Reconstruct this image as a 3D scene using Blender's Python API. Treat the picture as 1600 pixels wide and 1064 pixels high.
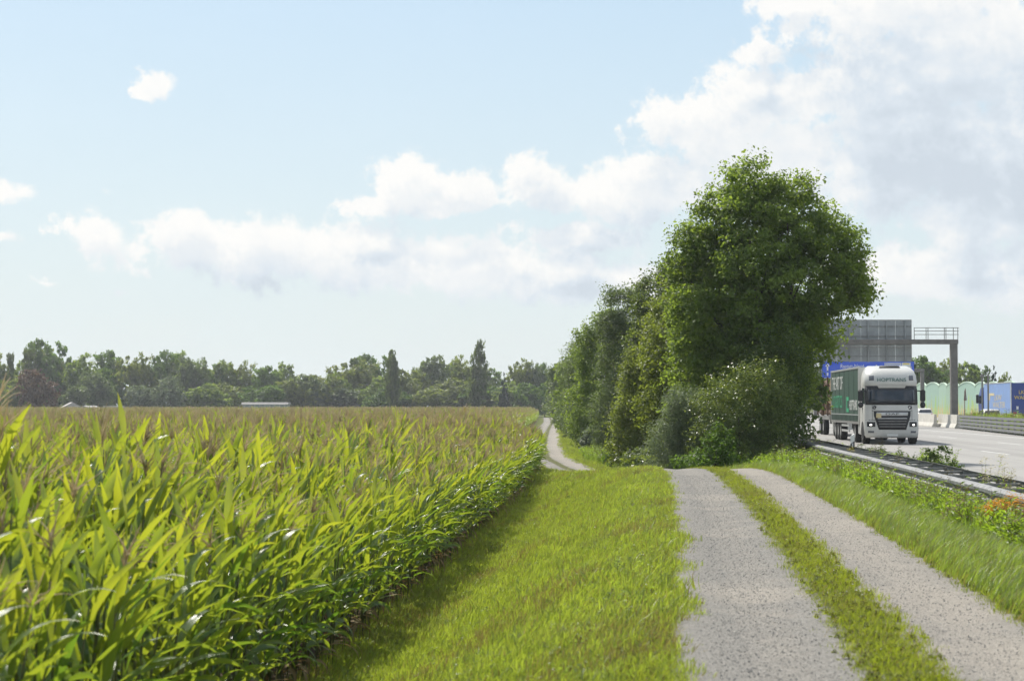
import bpy, math, random
import numpy as np
from mathutils import Vector, Matrix, Euler

for _o in list(bpy.data.objects):
    bpy.data.objects.remove(_o)
SC = bpy.context.scene
COL = SC.collection
PI = math.pi
rng = np.random.default_rng(11)
random.seed(5)

# ------------------------------------------------------------------ camera
FPX = 3111.0                      # focal length in pixels of the 1600 px wide photograph (70 mm)
CAM_H = 1.65
cam_d = bpy.data.cameras.new('camera')
cam_d.lens = 70
cam_d.sensor_width = 36
cam_d.clip_start = 0.1
cam_d.clip_end = 6000
cam_d.dof.use_dof = True
cam_d.dof.focus_distance = 78
cam_d.dof.aperture_fstop = 4.5
cam = bpy.data.objects.new('camera', cam_d)
COL.objects.link(cam)
cam.location = (0, 0, CAM_H)
cam.rotation_euler = (math.radians(90 + 1.84), 0, 0)
SC.camera = cam

# ------------------------------------------------------------------ light
SUN_AZ = math.radians(-29)        # measured from +Y (view direction) towards +X
SUN_EL = math.radians(51)
SUN_DIR = Vector((math.sin(SUN_AZ) * math.cos(SUN_EL), math.cos(SUN_AZ) * math.cos(SUN_EL), math.sin(SUN_EL)))
sun_d = bpy.data.lights.new('sun', 'SUN')
sun_d.energy = 3.5
sun_d.angle = math.radians(0.53)
sun_d.color = (1.0, 0.95, 0.86)
sun = bpy.data.objects.new('sun', sun_d)
COL.objects.link(sun)
sun.rotation_euler = SUN_DIR.to_track_quat('Z', 'Y').to_euler()
sun.location = (-40, 40, 60)

SC.view_settings.view_transform = 'Standard'
SC.view_settings.look = 'None'
SC.view_settings.exposure = 0.66
SC.view_settings.gamma = 1
SC.view_settings.use_curve_mapping = False
SC.render.engine = 'CYCLES'
SC.cycles.max_bounces = 7
SC.cycles.diffuse_bounces = 3
SC.cycles.transmission_bounces = 5
SC.cycles.transparent_max_bounces = 6
SC.cycles.caustics_reflective = False
SC.cycles.caustics_refractive = False
SC.cycles.sample_clamp_indirect = 6

# ------------------------------------------------------------------ sky
class NT:
    """small helper to wire shader nodes"""
    def __init__(s, tree):
        s.t = tree
    def n(s, typ, **kw):
        nd = s.t.nodes.new(typ)
        for k, v in kw.items():
            setattr(nd, k, v)
        return nd
    def link(s, a, b):
        s.t.links.new(a, b)
    def setin(s, sock, v):
        if isinstance(v, bpy.types.NodeSocket):
            s.t.links.new(v, sock)
        else:
            sock.default_value = v
    def math(s, op, a, b=0.0, c=0.0, clamp=False):
        nd = s.n('ShaderNodeMath', operation=op, use_clamp=clamp)
        s.setin(nd.inputs[0], a); s.setin(nd.inputs[1], b); s.setin(nd.inputs[2], c)
        return nd.outputs[0]
    def vec(s, op, a, b=(0, 0, 0), out=0):
        nd = s.n('ShaderNodeVectorMath', operation=op)
        s.setin(nd.inputs[0], a); s.setin(nd.inputs[1], b)
        return nd.outputs[out]
    def noise(s, v, scale, detail=2, rough=0.5, dist=0.0, out=0):
        nd = s.n('ShaderNodeTexNoise')
        if v is not None: s.link(v, nd.inputs['Vector'])
        nd.inputs['Scale'].default_value = scale
        nd.inputs['Detail'].default_value = detail
        nd.inputs['Roughness'].default_value = rough
        nd.inputs['Distortion'].default_value = dist
        return nd.outputs[out]
    def mixc(s, f, a, b, blend='MIX'):
        nd = s.n('ShaderNodeMix', data_type='RGBA', blend_type=blend)
        s.setin(nd.inputs[0], f); s.setin(nd.inputs[6], a); s.setin(nd.inputs[7], b)
        return nd.outputs[2]
    def ramp(s, f, stops):
        nd = s.n('ShaderNodeValToRGB')
        els = nd.color_ramp.elements
        while len(els) < len(stops): els.new(0.5)
        for e, (p, c) in zip(els, stops):
            e.position = p
            e.color = c if len(c) == 4 else (*c, 1)
        s.setin(nd.inputs[0], f)
        return nd.outputs[0]
    def mapr(s, v, a, b, c=0.0, d=1.0, smooth=True):
        nd = s.n('ShaderNodeMapRange')
        nd.interpolation_type = 'SMOOTHSTEP' if smooth else 'LINEAR'
        s.setin(nd.inputs[0], v)
        for i, q in enumerate((a, b, c, d)): s.setin(nd.inputs[i + 1], q)
        return nd.outputs[0]

# cumulus banks: (x, y, rx, ry) in photograph degrees-like units (pixels from the view axis), turned into azimuth / elevation
CLOUDS = [(247, 134, 46, 30, .2), (224, 148, 26, 14, .2), (453, 153, 22, 12, .75),
          (625, 285, 70, 48), (575, 318, 55, 26), (720, 292, 90, 42), (690, 318, 150, 24), (830, 285, 80, 46), (930, 300, 110, 46),
          (1020, 290, 110, 60), (900, 370, 110, 30),
          (280, 368, 110, 40), (150, 368, 60, 38), (400, 392, 200, 62), (560, 405, 210, 66), (720, 418, 200, 56), (870, 430, 170, 52),
          (25, 312, 90, 34, .35), (10, 385, 60, 26, .5), (90, 446, 55, 18, .7), (195, 458, 70, 18, .7), (10, 468, 40, 14, .75), (165, 300, 50, 22, .8),
          (1090, 200, 100, 66), (1180, 165, 120, 80), (1325, 150, 130, 72), (1195, 92, 50, 22), (1235, 14, 90, 30), (1390, 24, 190, 52),
          (1480, 100, 260, 130), (1420, 240, 260, 130), (1150, 260, 160, 90), (1560, 300, 200, 140), (1440, 430, 190, 60), (1560, 440, 160, 60), (980, 440, 110, 40)]

world = bpy.data.worlds.new('World')
SC.world = world
world.use_nodes = True
wt = world.node_tree
wt.nodes.clear()

grp = bpy.data.node_groups.new('cloud_density', 'ShaderNodeTree')
grp.interface.new_socket('P', in_out='INPUT', socket_type='NodeSocketVector')
grp.interface.new_socket('D', in_out='OUTPUT', socket_type='NodeSocketFloat')
g = NT(grp)
gi = g.n('NodeGroupInput'); go = g.n('NodeGroupOutput')
wv = g.noise(gi.outputs[0], 26, 5, 0.62, out=1)
wv = g.vec('SUBTRACT', wv, (0.5, 0.5, 0.5))
wv = g.vec('MULTIPLY', wv, (0.034, 0.026, 0))
Pw = g.vec('ADD', gi.outputs[0], wv)
cur = None
for (x, y, rx, ry, *soft) in CLOUDS:
    a, e = (x - 800) / FPX, (632 - y) / FPX
    d = g.vec('LENGTH', g.vec('DIVIDE', g.vec('SUBTRACT', Pw, (a, e, 0)), (rx / FPX, ry / FPX, 1)), out=1)
    if soft: d = g.math('ADD', d, soft[0])
    cur = d if cur is None else g.math('SMOOTH_MIN', cur, d, 0.32)
placed = g.math('SUBTRACT', 1.0, cur)
# the rest of the sky, outside this view, carries the same kind of scattered cumulus
gen = g.noise(g.vec('MULTIPLY', Pw, (1.0, 1.9, 1.0)), 4.2, 3, 0.5)
gen = g.math('MULTIPLY', g.math('SUBTRACT', gen, 0.47), 7.0)
far = g.vec('LENGTH', g.vec('DIVIDE', g.vec('SUBTRACT', gi.outputs[0], (0, 0.08, 0)), (0.34, 0.21, 1)), out=1)
farm = g.mapr(far, 1.0, 1.5)
gen = g.math('ADD', gen, g.mapr(farm, 0, 1, -3.0, 0.0, smooth=False))
dens = g.math('MAXIMUM', placed, gen)
dens = g.math('MAXIMUM', dens, -1.2)
dn = g.noise(gi.outputs[0], 52, 9, 0.66)
dn = g.math('MULTIPLY', g.math('SUBTRACT', dn, 0.5), 2.2)
g.link(g.math('ADD', dens, dn), go.inputs[0])

w = NT(wt)
tc = w.n('ShaderNodeTexCoord')
sep = w.n('ShaderNodeSeparateXYZ'); w.link(tc.outputs['Generated'], sep.inputs[0])
az = w.math('ARCTAN2', sep.outputs[0], sep.outputs[1])
el = w.math('ARCSINE', sep.outputs[2])
cmb = w.n('ShaderNodeCombineXYZ'); w.link(az, cmb.inputs[0]); w.link(el, cmb.inputs[1])
P0 = cmb.outputs[0]
def dens_at(off):
    nd = w.n('ShaderNodeGroup'); nd.node_tree = grp
    w.link(w.vec('ADD', P0, off), nd.inputs[0])
    return nd.outputs[0]
D0 = dens_at((0, 0, 0))
D1 = dens_at((-0.004, 0.011, 0))
D2 = dens_at((-0.006, 0.026, 0))
alpha = w.mapr(D0, -0.04, 0.38)
# thickness of the cloud above this point (towards the sun) greys it
above = w.math('ADD', w.math('MULTIPLY', w.mapr(D1, -0.05, 0.75), 0.5), w.math('MULTIPLY', w.mapr(D2, -0.1, 0.9), 0.6))
puff = w.noise(P0, 30, 6, 0.6); wisp = w.noise(w.vec('MULTIPLY', P0, (1, 1.5, 1)), 9, 5, 0.6)
above = w.math('MULTIPLY', above, w.mapr(wisp, 0.35, 0.62, 0.35, 1.05))
shade = w.math('ADD', w.math('SUBTRACT', 1.0, w.math('MULTIPLY', above, 0.95, clamp=True)), w.math('MULTIPLY', w.math('SUBTRACT', puff, 0.5), 0.7), clamp=True)
ccol = w.ramp(shade, [(0.0, (0.400, 0.445, 0.495)), (0.35, (0.460, 0.505, 0.550)), (0.75, (0.570, 0.582, 0.588)), (1.0, (0.640, 0.632, 0.615))])
sky = w.n('ShaderNodeTexSky', sky_type='NISHITA')
sky.sun_disc = False
sky.sun_elevation = SUN_EL
sky.sun_rotation = SUN_AZ
sky.altitude = 120
sky.air_density = 1.0
sky.dust_density = 2.2
sky.ozone_density = 1.2
bg_sky = w.n('ShaderNodeBackground'); w.link(sky.outputs[0], bg_sky.inputs[0]); bg_sky.inputs[1].default_value = 0.085
bg_veil = w.n('ShaderNodeBackground'); w.link(w.ramp(w.mapr(el, 0.0, 0.24, smooth=False), [(0.0, (0.515, 0.560, 0.560)), (0.35, (0.455, 0.535, 0.570)), (1.0, (0.340, 0.470, 0.580))]), bg_veil.inputs[0]); bg_veil.inputs[1].default_value = 1.0
bg_cl = w.n('ShaderNodeBackground'); w.link(ccol, bg_cl.inputs[0]); bg_cl.inputs[1].default_value = 1.0
veil = w.mapr(el, 0.0, 0.9, 0.92, 0.15, smooth=False)
vn = w.noise(w.vec('MULTIPLY', P0, (1, 2.2, 1)), 7, 5, 0.6)
veil = w.math('ADD', veil, w.math('MULTIPLY', w.math('SUBTRACT', vn, 0.5), 0.25), clamp=True)
m1 = w.n('ShaderNodeMixShader'); w.link(veil, m1.inputs[0]); w.link(bg_sky.outputs[0], m1.inputs[1]); w.link(bg_veil.outputs[0], m1.inputs[2])
hz = w.mapr(el, 0.0, 0.06, 0.25, 0.95)
m2 = w.n('ShaderNodeMixShader'); w.link(w.math('MULTIPLY', alpha, hz), m2.inputs[0]); w.link(m1.outputs[0], m2.inputs[1]); w.link(bg_cl.outputs[0], m2.inputs[2])
wo = w.n('ShaderNodeOutputWorld'); w.link(m2.outputs[0], wo.inputs[0])

# ------------------------------------------------------------------ helpers
def tag(o, label=None, cat=None, group=None, kind=None):
    if label: o['label'] = label
    if cat: o['category'] = cat
    if group: o['group'] = group
    if kind: o['kind'] = kind
    return o

def link(o, parent=None):
    COL.objects.link(o)
    if parent is not None: o.parent = parent
    return o

def thing(name, label, cat, loc=(0, 0, 0), rz=0.0, group=None):
    o = bpy.data.objects.new(name, None)
    o.empty_display_size = 0.2
    o.location = loc
    o.rotation_euler = (0, 0, rz)
    link(o)
    return tag(o, label, cat, group)

def mesh_np(name, V, F, mats=(), smooth=False, attr=None, uv=None):
    """V (n,3) array, F list of equal-length index rows (array) -> mesh"""
    V = np.asarray(V, dtype=np.float32); F = np.asarray(F, dtype=np.int32)
    me = bpy.data.meshes.new(name)
    k = F.shape[1]
    me.vertices.add(len(V)); me.vertices.foreach_set('co', V.ravel())
    me.loops.add(F.size); me.loops.foreach_set('vertex_index', F.ravel())
    me.polygons.add(len(F))
    me.polygons.foreach_set('loop_start', np.arange(0, F.size, k, dtype=np.int32))
    me.polygons.foreach_set('loop_total', np.full(len(F), k, dtype=np.int32))
    if smooth: me.polygons.foreach_set('use_smooth', np.ones(len(F), dtype=bool))
    me.update(calc_edges=True)
    if attr:
        for an, (dom, arr) in attr.items():
            a = me.attributes.new(an, 'FLOAT', dom)
            a.data.foreach_set('value', np.asarray(arr, dtype=np.float32))
    if uv is not None:
        l = me.uv_layers.new(name='UVMap')
        l.data.foreach_set('uv', np.asarray(uv, dtype=np.float32)[F.ravel()].ravel())
    for m in mats: me.materials.append(m)
    return me

def obj(name, me, parent=None, loc=None):
    o = bpy.data.objects.new(name, me)
    if loc is not None: o.location = loc
    return link(o, parent)

class MB:
    """collects simple solids and links them as one mesh object"""
    def __init__(s):
        s.v = []; s.f = []; s.mi = []; s.cur = 0; s.sm = []; s.smooth = False
    def _add(s, vs, fs):
        b = len(s.v)
        s.v += [tuple(q) for q in vs]
        for f in fs:
            s.f.append(tuple(b + i for i in f)); s.mi.append(s.cur); s.sm.append(s.smooth)
        return s
    def box(s, x0, x1, y0, y1, z0, z1, ch=0.0):
        if ch <= 0:
            vs = [(x, y, z) for z in (z0, z1) for y in (y0, y1) for x in (x0, x1)]
            return s._add(vs, [(0, 2, 3, 1), (4, 5, 7, 6), (0, 1, 5, 4), (2, 6, 7, 3), (0, 4, 6, 2), (1, 3, 7, 5)])
        # chamfered along every vertical and horizontal edge: stacked octagon rings
        def ring(z, i):
            a, b, c, d = x0 + i, x1 - i, y0 + i, y1 - i
            return [(a + ch, c, z), (b - ch, c, z), (b, c + ch, z), (b, d - ch, z), (b - ch, d, z), (a + ch, d, z), (a, d - ch, z), (a, c + ch, z)]
        rings = [ring(z0, ch), ring(z0 + ch, 0), ring(z1 - ch, 0), ring(z1, ch)]
        return s.loft(rings)
    def loft(s, rings, cap=True, closed=True):
        n = len(rings[0]); vs = [p for r in rings for p in r]; fs = []
        for i in range(len(rings) - 1):
            for j in range(n if closed else n - 1):
                k = (j + 1) % n
                fs.append((i * n + j, i * n + k, (i + 1) * n + k, (i + 1) * n + j))
        if cap:
            fs.append(tuple(reversed(range(n))))
            fs.append(tuple((len(rings) - 1) * n + j for j in range(n)))
        return s._add(vs, fs)
    def tube(s, pts, rad, n=8, cap=True):
        pts = [Vector(p) for p in pts]
        if not hasattr(rad, '__len__'): rad = [rad] * len(pts)
        rings = []
        for i, p in enumerate(pts):
            t = (pts[min(i + 1, len(pts) - 1)] - pts[max(i - 1, 0)]).normalized()
            u = t.cross(Vector((0, 0, 1)))
            if u.length < 1e-3: u = Vector((1, 0, 0))
            u.normalize(); q = u.cross(t)
            rings.append([p + rad[i] * (math.cos(2 * PI * j / n) * u + math.sin(2 * PI * j / n) * q) for j in range(n)])
        return s.loft(rings, cap)
    def prism(s, poly, axis, a, b):
        """poly of 2D points extruded along axis from a to b"""
        def P(p, t):
            return {'x': (t, p[0], p[1]), 'y': (p[0], t, p[1]), 'z': (p[0], p[1], t)}[axis]
        return s.loft([[P(p, a) for p in poly], [P(p, b) for p in poly]])
    def grid(s, fn, us, vs):
        P = [fn(u, v) for v in vs for u in us]; n = len(us)
        return s._add(P, [(j * n + i, j * n + i + 1, (j + 1) * n + i + 1, (j + 1) * n + i) for j in range(len(vs) - 1) for i in range(n - 1)])
    def mesh(s, name, mats):
        me = bpy.data.meshes.new(name)
        me.from_pydata(s.v, [], s.f)
        for m in (mats if isinstance(mats, (list, tuple)) else [mats]): me.materials.append(m)
        me.polygons.foreach_set('material_index', s.mi)
        me.polygons.foreach_set('use_smooth', s.sm)
        me.update()
        import bmesh
        bm = bmesh.new(); bm.from_mesh(me)
        bmesh.ops.recalc_face_normals(bm, faces=bm.faces)
        bm.to_mesh(me); bm.free()
        return me
    def build(s, name, mats, parent=None, loc=None):
        return obj(name, s.mesh(name, mats), parent, loc)

def text(body, width, height, mat, parent, M, name='lettering', thick=0.004):
    """flat lettering fitted to width x height metres, laid with matrix M (x = reading direction, y = up, z = out)"""
    cu = bpy.data.curves.new('t', 'FONT'); cu.body = body; cu.extrude = 0.01; cu.resolution_u = 3
    cu.align_x = 'CENTER'
    to = bpy.data.objects.new('t', cu); COL.objects.link(to)
    bpy.context.view_layer.update()
    me = bpy.data.meshes.new_from_object(to.evaluated_get(bpy.context.evaluated_depsgraph_get()))
    bpy.data.objects.remove(to); bpy.data.curves.remove(cu)
    n = len(me.vertices); co = np.empty(n * 3, dtype=np.float32); me.vertices.foreach_get('co', co); co = co.reshape(-1, 3)
    mn, mx = co.min(0), co.max(0)
    co[:, 0] = (co[:, 0] - (mn[0] + mx[0]) / 2) / (mx[0] - mn[0]) * width
    co[:, 1] = (co[:, 1] - (mn[1] + mx[1]) / 2) / (mx[1] - mn[1]) * height
    co[:, 2] = (co[:, 2] - mn[2]) / max(mx[2] - mn[2], 1e-6) * thick
    me.vertices.foreach_set('co', co.ravel()); me.materials.clear(); me.materials.append(mat); me.name = name
    me.transform(M); me.update()
    return obj(name, me, parent)

def copy_tree(o, parent=None):
    c = o.copy(); COL.objects.link(c)
    if parent is not None: c.parent = parent
    for ch in o.children: copy_tree(ch, c)
    return c

# ------------------------------------------------------------------ materials
def new_mat(name):
    m = bpy.data.materials.new(name); m.use_nodes = True
    t = m.node_tree; t.nodes.clear()
    q = NT(t); out = q.n('ShaderNodeOutputMaterial')
    return m, q, out

def pbr(name, col, rough=0.5, metal=0.0, noise_amt=0.12, nscale=3.0, emit=None, spec=0.5, bump=0.0, bscale=60.0, coat=0.0):
    m, q, out = new_mat(name)
    b = q.n('ShaderNodeBsdfPrincipled')
    tcn = q.n('ShaderNodeTexCoord')
    nz = q.noise(tcn.outputs['Object'], nscale, 6, 0.65)
    f = q.mapr(nz, 0.3, 0.7, 1 - noise_amt, 1 + noise_amt)
    c = q.vec('SCALE', (col[0], col[1], col[2])); c.node.inputs['Scale'].default_value = 1
    q.link(f, c.node.inputs['Scale'])
    q.link(c, b.inputs['Base Color'])
    q.link(q.math('ADD', rough, q.math('MULTIPLY', q.math('SUBTRACT', nz, 0.5), 0.25)), b.inputs['Roughness'])
    b.inputs['Metallic'].default_value = metal
    b.inputs['Specular IOR Level'].default_value = spec
    b.inputs['Coat Weight'].default_value = coat
    if emit:
        b.inputs['Emission Color'].default_value = (*emit[:3], 1); b.inputs['Emission Strength'].default_value = emit[3]
    if bump > 0:
        bp = q.n('ShaderNodeBump'); bp.inputs['Strength'].default_value = bump; bp.inputs['Distance'].default_value = 0.02
        q.link(q.noise(tcn.outputs['Object'], bscale, 4, 0.6), bp.inputs['Height']); q.link(bp.outputs[0], b.inputs['Normal'])
    q.link(b.outputs[0], out.inputs[0])
    return m

def leaf_mat(name, dark, light, trans, tfac=0.4, rough=0.45, spec=0.4, attr='tint', patch=0.0, patch_col=(0.2, 0.16, 0.04)):
    """thin leaf: reflecting and light-transmitting sides; the tint attribute (real differences between leaves) varies the colour"""
    m, q, out = new_mat(name)
    if attr == 'random':
        oi = q.n('ShaderNodeObjectInfo'); f = oi.outputs['Random']
        loc = oi.outputs['Location']
    else:
        at = q.n('ShaderNodeAttribute'); at.attribute_name = attr; f = at.outputs['Fac']
        loc = q.n('ShaderNodeNewGeometry').outputs['Position']
    c = q.mixc(f, (*dark, 1), (*light, 1))
    tcol = q.mixc(f, (*[v * 0.75 for v in trans], 1), (*[min(1, v * 1.2) for v in trans], 1))
    if patch > 0:
        pf = q.mapr(q.noise(loc, 0.55, 4, 0.6), 0.5, 0.72, 0, patch)
        c = q.mixc(pf, c, (*patch_col, 1)); tcol = q.mixc(pf, tcol, (*[v * 1.3 for v in patch_col], 1))
    b = q.n('ShaderNodeBsdfPrincipled'); q.link(c, b.inputs['Base Color'])
    b.inputs['Roughness'].default_value = rough; b.inputs['Specular IOR Level'].default_value = spec
    tr = q.n('ShaderNodeBsdfTranslucent'); q.link(tcol, tr.inputs[0])
    mx = q.n('ShaderNodeMixShader'); mx.inputs[0].default_value = tfac
    q.link(b.outputs[0], mx.inputs[1]); q.link(tr.outputs[0], mx.inputs[2]); q.link(mx.outputs[0], out.inputs[0])
    return m

M = {}
M['white_paint'] = pbr('white_paint', (0.60, 0.595, 0.565), 0.32, coat=0.3, noise_amt=0.05)
M['dark_plastic'] = pbr('dark_plastic', (0.018, 0.019, 0.022), 0.5, noise_amt=0.2)
M['rubber'] = pbr('rubber', (0.022, 0.022, 0.022), 0.85, noise_amt=0.2)
M['steel'] = pbr('galvanised_steel', (0.20, 0.204, 0.208), 0.6, metal=0.3, noise_amt=0.3, nscale=9)
M['dull_steel'] = pbr('weathered_steel', (0.22, 0.215, 0.205), 0.6, metal=0.2, noise_amt=0.2, nscale=4)
M['gantry_steel'] = pbr('brown_grey_gantry_steel', (0.16, 0.15, 0.14), 0.65, noise_amt=0.2, nscale=2)
M['sign_back'] = pbr('bare_aluminium_sheet', (0.30, 0.32, 0.33), 0.55, metal=0.3, noise_amt=0.14, nscale=1.2)
M['alu'] = pbr('aluminium', (0.55, 0.55, 0.55), 0.4, metal=0.5, noise_amt=0.1)
M['glass'] = pbr('tinted_windscreen', (0.02, 0.03, 0.045), 0.08, spec=0.6, noise_amt=0.3, nscale=2.0)
M['curtain_green'] = pbr('green_tarpaulin', (0.022, 0.062, 0.042), 0.5, noise_amt=0.14, nscale=2.2, bump=0.25, bscale=2.5)
M['print_white'] = pbr('white_print', (0.72, 0.72, 0.70), 0.5, noise_amt=0.05)
M['print_green'] = pbr('green_print', (0.03, 0.36, 0.17), 0.5, noise_amt=0.05)
M['print_dgreen'] = pbr('dark_green_print', (0.01, 0.12, 0.09), 0.5, noise_amt=0.05)
M['print_yellow'] = pbr('yellow_print', (0.75, 0.55, 0.03), 0.5, noise_amt=0.05)
M['print_faded'] = pbr('faded_yellow_print', (0.62, 0.52, 0.30), 0.6, noise_amt=0.15)
M['sign_blue'] = pbr('blue_sign_sheet', (0.012, 0.085, 0.62), 0.4, noise_amt=0.04)
M['truck_blue'] = pbr('blue_tarpaulin', (0.02, 0.055, 0.25), 0.5, noise_amt=0.1)
M['tarp_lblue'] = pbr('sun_bleached_blue_tarpaulin', (0.20, 0.32, 0.60), 0.5, noise_amt=0.1, nscale=1.5)
M['lamp'] = pbr('lit_headlamp', (0.9, 0.9, 0.85), 0.2, emit=(1, 0.98, 0.9, 1.8), noise_amt=0.0)
M['lens'] = pbr('lamp_lens', (0.12, 0.13, 0.15), 0.12, spec=0.8)
M['red'] = pbr('red_paint', (0.40, 0.025, 0.02), 0.45)
M['concrete'] = pbr('barrier_concrete', (0.52, 0.50, 0.45), 0.85, noise_amt=0.16, nscale=2.5, bump=0.3)
M['bark'] = pbr('bark', (0.075, 0.058, 0.042), 0.9, noise_amt=0.35, nscale=6, bump=0.7, bscale=25)
M['log_bark'] = pbr('log_bark', (0.11, 0.065, 0.038), 0.9, noise_amt=0.35, nscale=5, bump=0.6)
M['log_end'] = pbr('cut_log_end', (0.48, 0.33, 0.19), 0.8, noise_amt=0.2, nscale=8)
M['road_paint'] = pbr('road_marking_paint', (0.52, 0.52, 0.50), 0.7, noise_amt=0.25, nscale=5)
M['roof_tile'] = pbr('roof_sheet', (0.36, 0.34, 0.32), 0.7)
M['plaster'] = pbr('white_plaster', (0.55, 0.54, 0.51), 0.8, noise_amt=0.06)
M['greenhouse'] = pbr('pale_glasshouse_pane', (0.26, 0.32, 0.31), 0.4, noise_amt=0.15)

# ------------------------------------------------------------------ lie of the land
def _smooth_tab(Y, X, win=9.0):
    yy = np.arange(-80, 1600, 0.5); xx = np.interp(yy, Y, X)
    k = int(win / 0.5) | 1
    pad = np.pad(xx, k // 2, mode='edge')
    return yy, np.convolve(pad, np.ones(k) / k, mode='valid')
_TY, _TX = _smooth_tab([-80, 0, 11.9, 19.2, 30.6, 47.5, 54, 60, 68, 78, 90, 110, 140, 180, 230, 330, 430, 700],
                       [-5.2, 1.3, 2.28, 2.92, 3.83, 5.0, 5.25, 5.15, 4.5, 3.5, 2.55, 1.9, 2.15, 3.0, 4.1, 6.6, 8.2, 11], 9)
_ZY, _ZZ = _smooth_tab([-80, 49, 55, 60, 70, 82, 92, 1600], [0, 0, -.12, -.40, -.85, -1.22, -1.35, -1.35], 6)
def XC(Y): return np.interp(Y, _TY, _TX)          # centre line of the farm track
def ZT(Y): return np.interp(Y, _ZY, _ZZ)          # its height
def ZF(Y): return np.interp(Y, [-80, 12, 30, 60, 1600], [-1.05, -1.1, -1.28, -1.35, -1.35])   # height of the field
def HR(Y):                                         # sideways run of the motorway, which bends slightly left
    Y = np.asarray(Y, dtype=float); t = np.clip(Y, 0, 120)
    return 0.08 * t - 0.03 * t * t / 240 + np.clip(Y - 120, 0, None) * 0.05 + np.clip(Y, None, 0) * 0.08
_EY = [-80, 10, 21.6, 83, 89, 110, 140, 180, 230, 330, 430, 460]
_EX = [-8.6, -2.5, -1.85, 1.25, 0.2, -0.5, -0.4, 0.6, 1.6, 4.0, 5.6, 6.0]
def XE(Y): return np.interp(Y, _EY, _EX)           # edge of the maize
def sstep(t):
    t = np.clip(t, 0, 1); return t * t * (3 - 2 * t)
def ground_z(X, Y):
    X = np.asarray(X, dtype=float); Y = np.asarray(Y, dtype=float)
    xc, zt, zf = XC(Y), ZT(Y), ZF(Y)
    left = zt + (zf - zt) * sstep((xc - 1.7 - X) / 3.1)
    rail = HR(Y) + 5.0
    right = zt + (-0.30 - zt) * sstep((X - xc - 1.7) / np.maximum(rail - xc - 1.9, 1.0))
    z = np.where(X < xc, left, right)
    bump = 0.03 * np.sin(X * 1.7 + Y * 0.31) * np.sin(Y * 0.83 - X * 0.4) + 0.02 * np.sin(X * 3.1 - Y * 1.3)
    off = np.abs(X - xc)
    z = z + bump * sstep((off - 1.3) / 1.0)
    return np.where(X > HR(Y) + 5.7, -0.36, z)
def pix(px, py, Y):
    return ((px - 800) * Y / FPX, Y, CAM_H - (py - 632) * Y / FPX)

# ground sheet
xs = np.concatenate([-np.geomspace(1500, 13, 40), np.arange(-12.6, 16, 0.3), np.geomspace(16.3, 1500, 44)])
ys = np.concatenate([np.arange(-60, 8, 4.0), np.arange(8, 100, 0.6), np.geomspace(101, 3000, 110)])
GX, GY = np.meshgrid(xs, ys)
GZ = ground_z(GX, GY)
soil = (sstep((XE(GY) + 0.25 - GX) / 0.5) * ((GY < 452))).ravel()
n = len(xs)
idx = np.arange(GX.size).reshape(GX.shape)
F = np.stack([idx[:-1, :-1], idx[:-1, 1:], idx[1:, 1:], idx[1:, :-1]], -1).reshape(-1, 4)
def ground_mat():
    m, q, out = new_mat('grassy_ground')
    pos = q.n('ShaderNodeNewGeometry').outputs['Position']
    a = q.noise(pos, 0.5, 5, 0.6); b2 = q.noise(pos, 14, 5, 0.7)
    grass = q.ramp(b2, [(0.25, (0.045, 0.06, 0.014)), (0.5, (0.095, 0.12, 0.025)), (0.75, (0.16, 0.155, 0.05))])
    grass = q.mixc(q.mapr(a, 0.5, 0.75, 0, 0.65), grass, (0.15, 0.12, 0.05, 1))
    so = q.ramp(b2, [(0.3, (0.05, 0.036, 0.024)), (0.7, (0.11, 0.083, 0.055))])
    at = q.n('ShaderNodeAttribute'); at.attribute_name = 'soil'
    c = q.mixc(at.outputs['Fac'], grass, so)
    bs = q.n('ShaderNodeBsdfPrincipled'); q.link(c, bs.inputs['Base Color']); bs.inputs['Roughness'].default_value = 0.95
    bs.inputs['Specular IOR Level'].default_value = 0.1
    bp = q.n('ShaderNodeBump'); bp.inputs['Strength'].default_value = 0.8; bp.inputs['Distance'].default_value = 0.05
    q.link(b2, bp.inputs['Height']); q.link(bp.outputs[0], bs.inputs['Normal'])
    q.link(bs.outputs[0], out.inputs[0]); return m
ground = obj('ground', mesh_np('ground', np.stack([GX, GY, GZ], -1).reshape(-1, 3), F, [ground_mat()], True, {'soil': ('POINT', soil)}))
tag(ground, 'grassy bank and field margin sloping down to the maize field', kind='structure')

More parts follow.
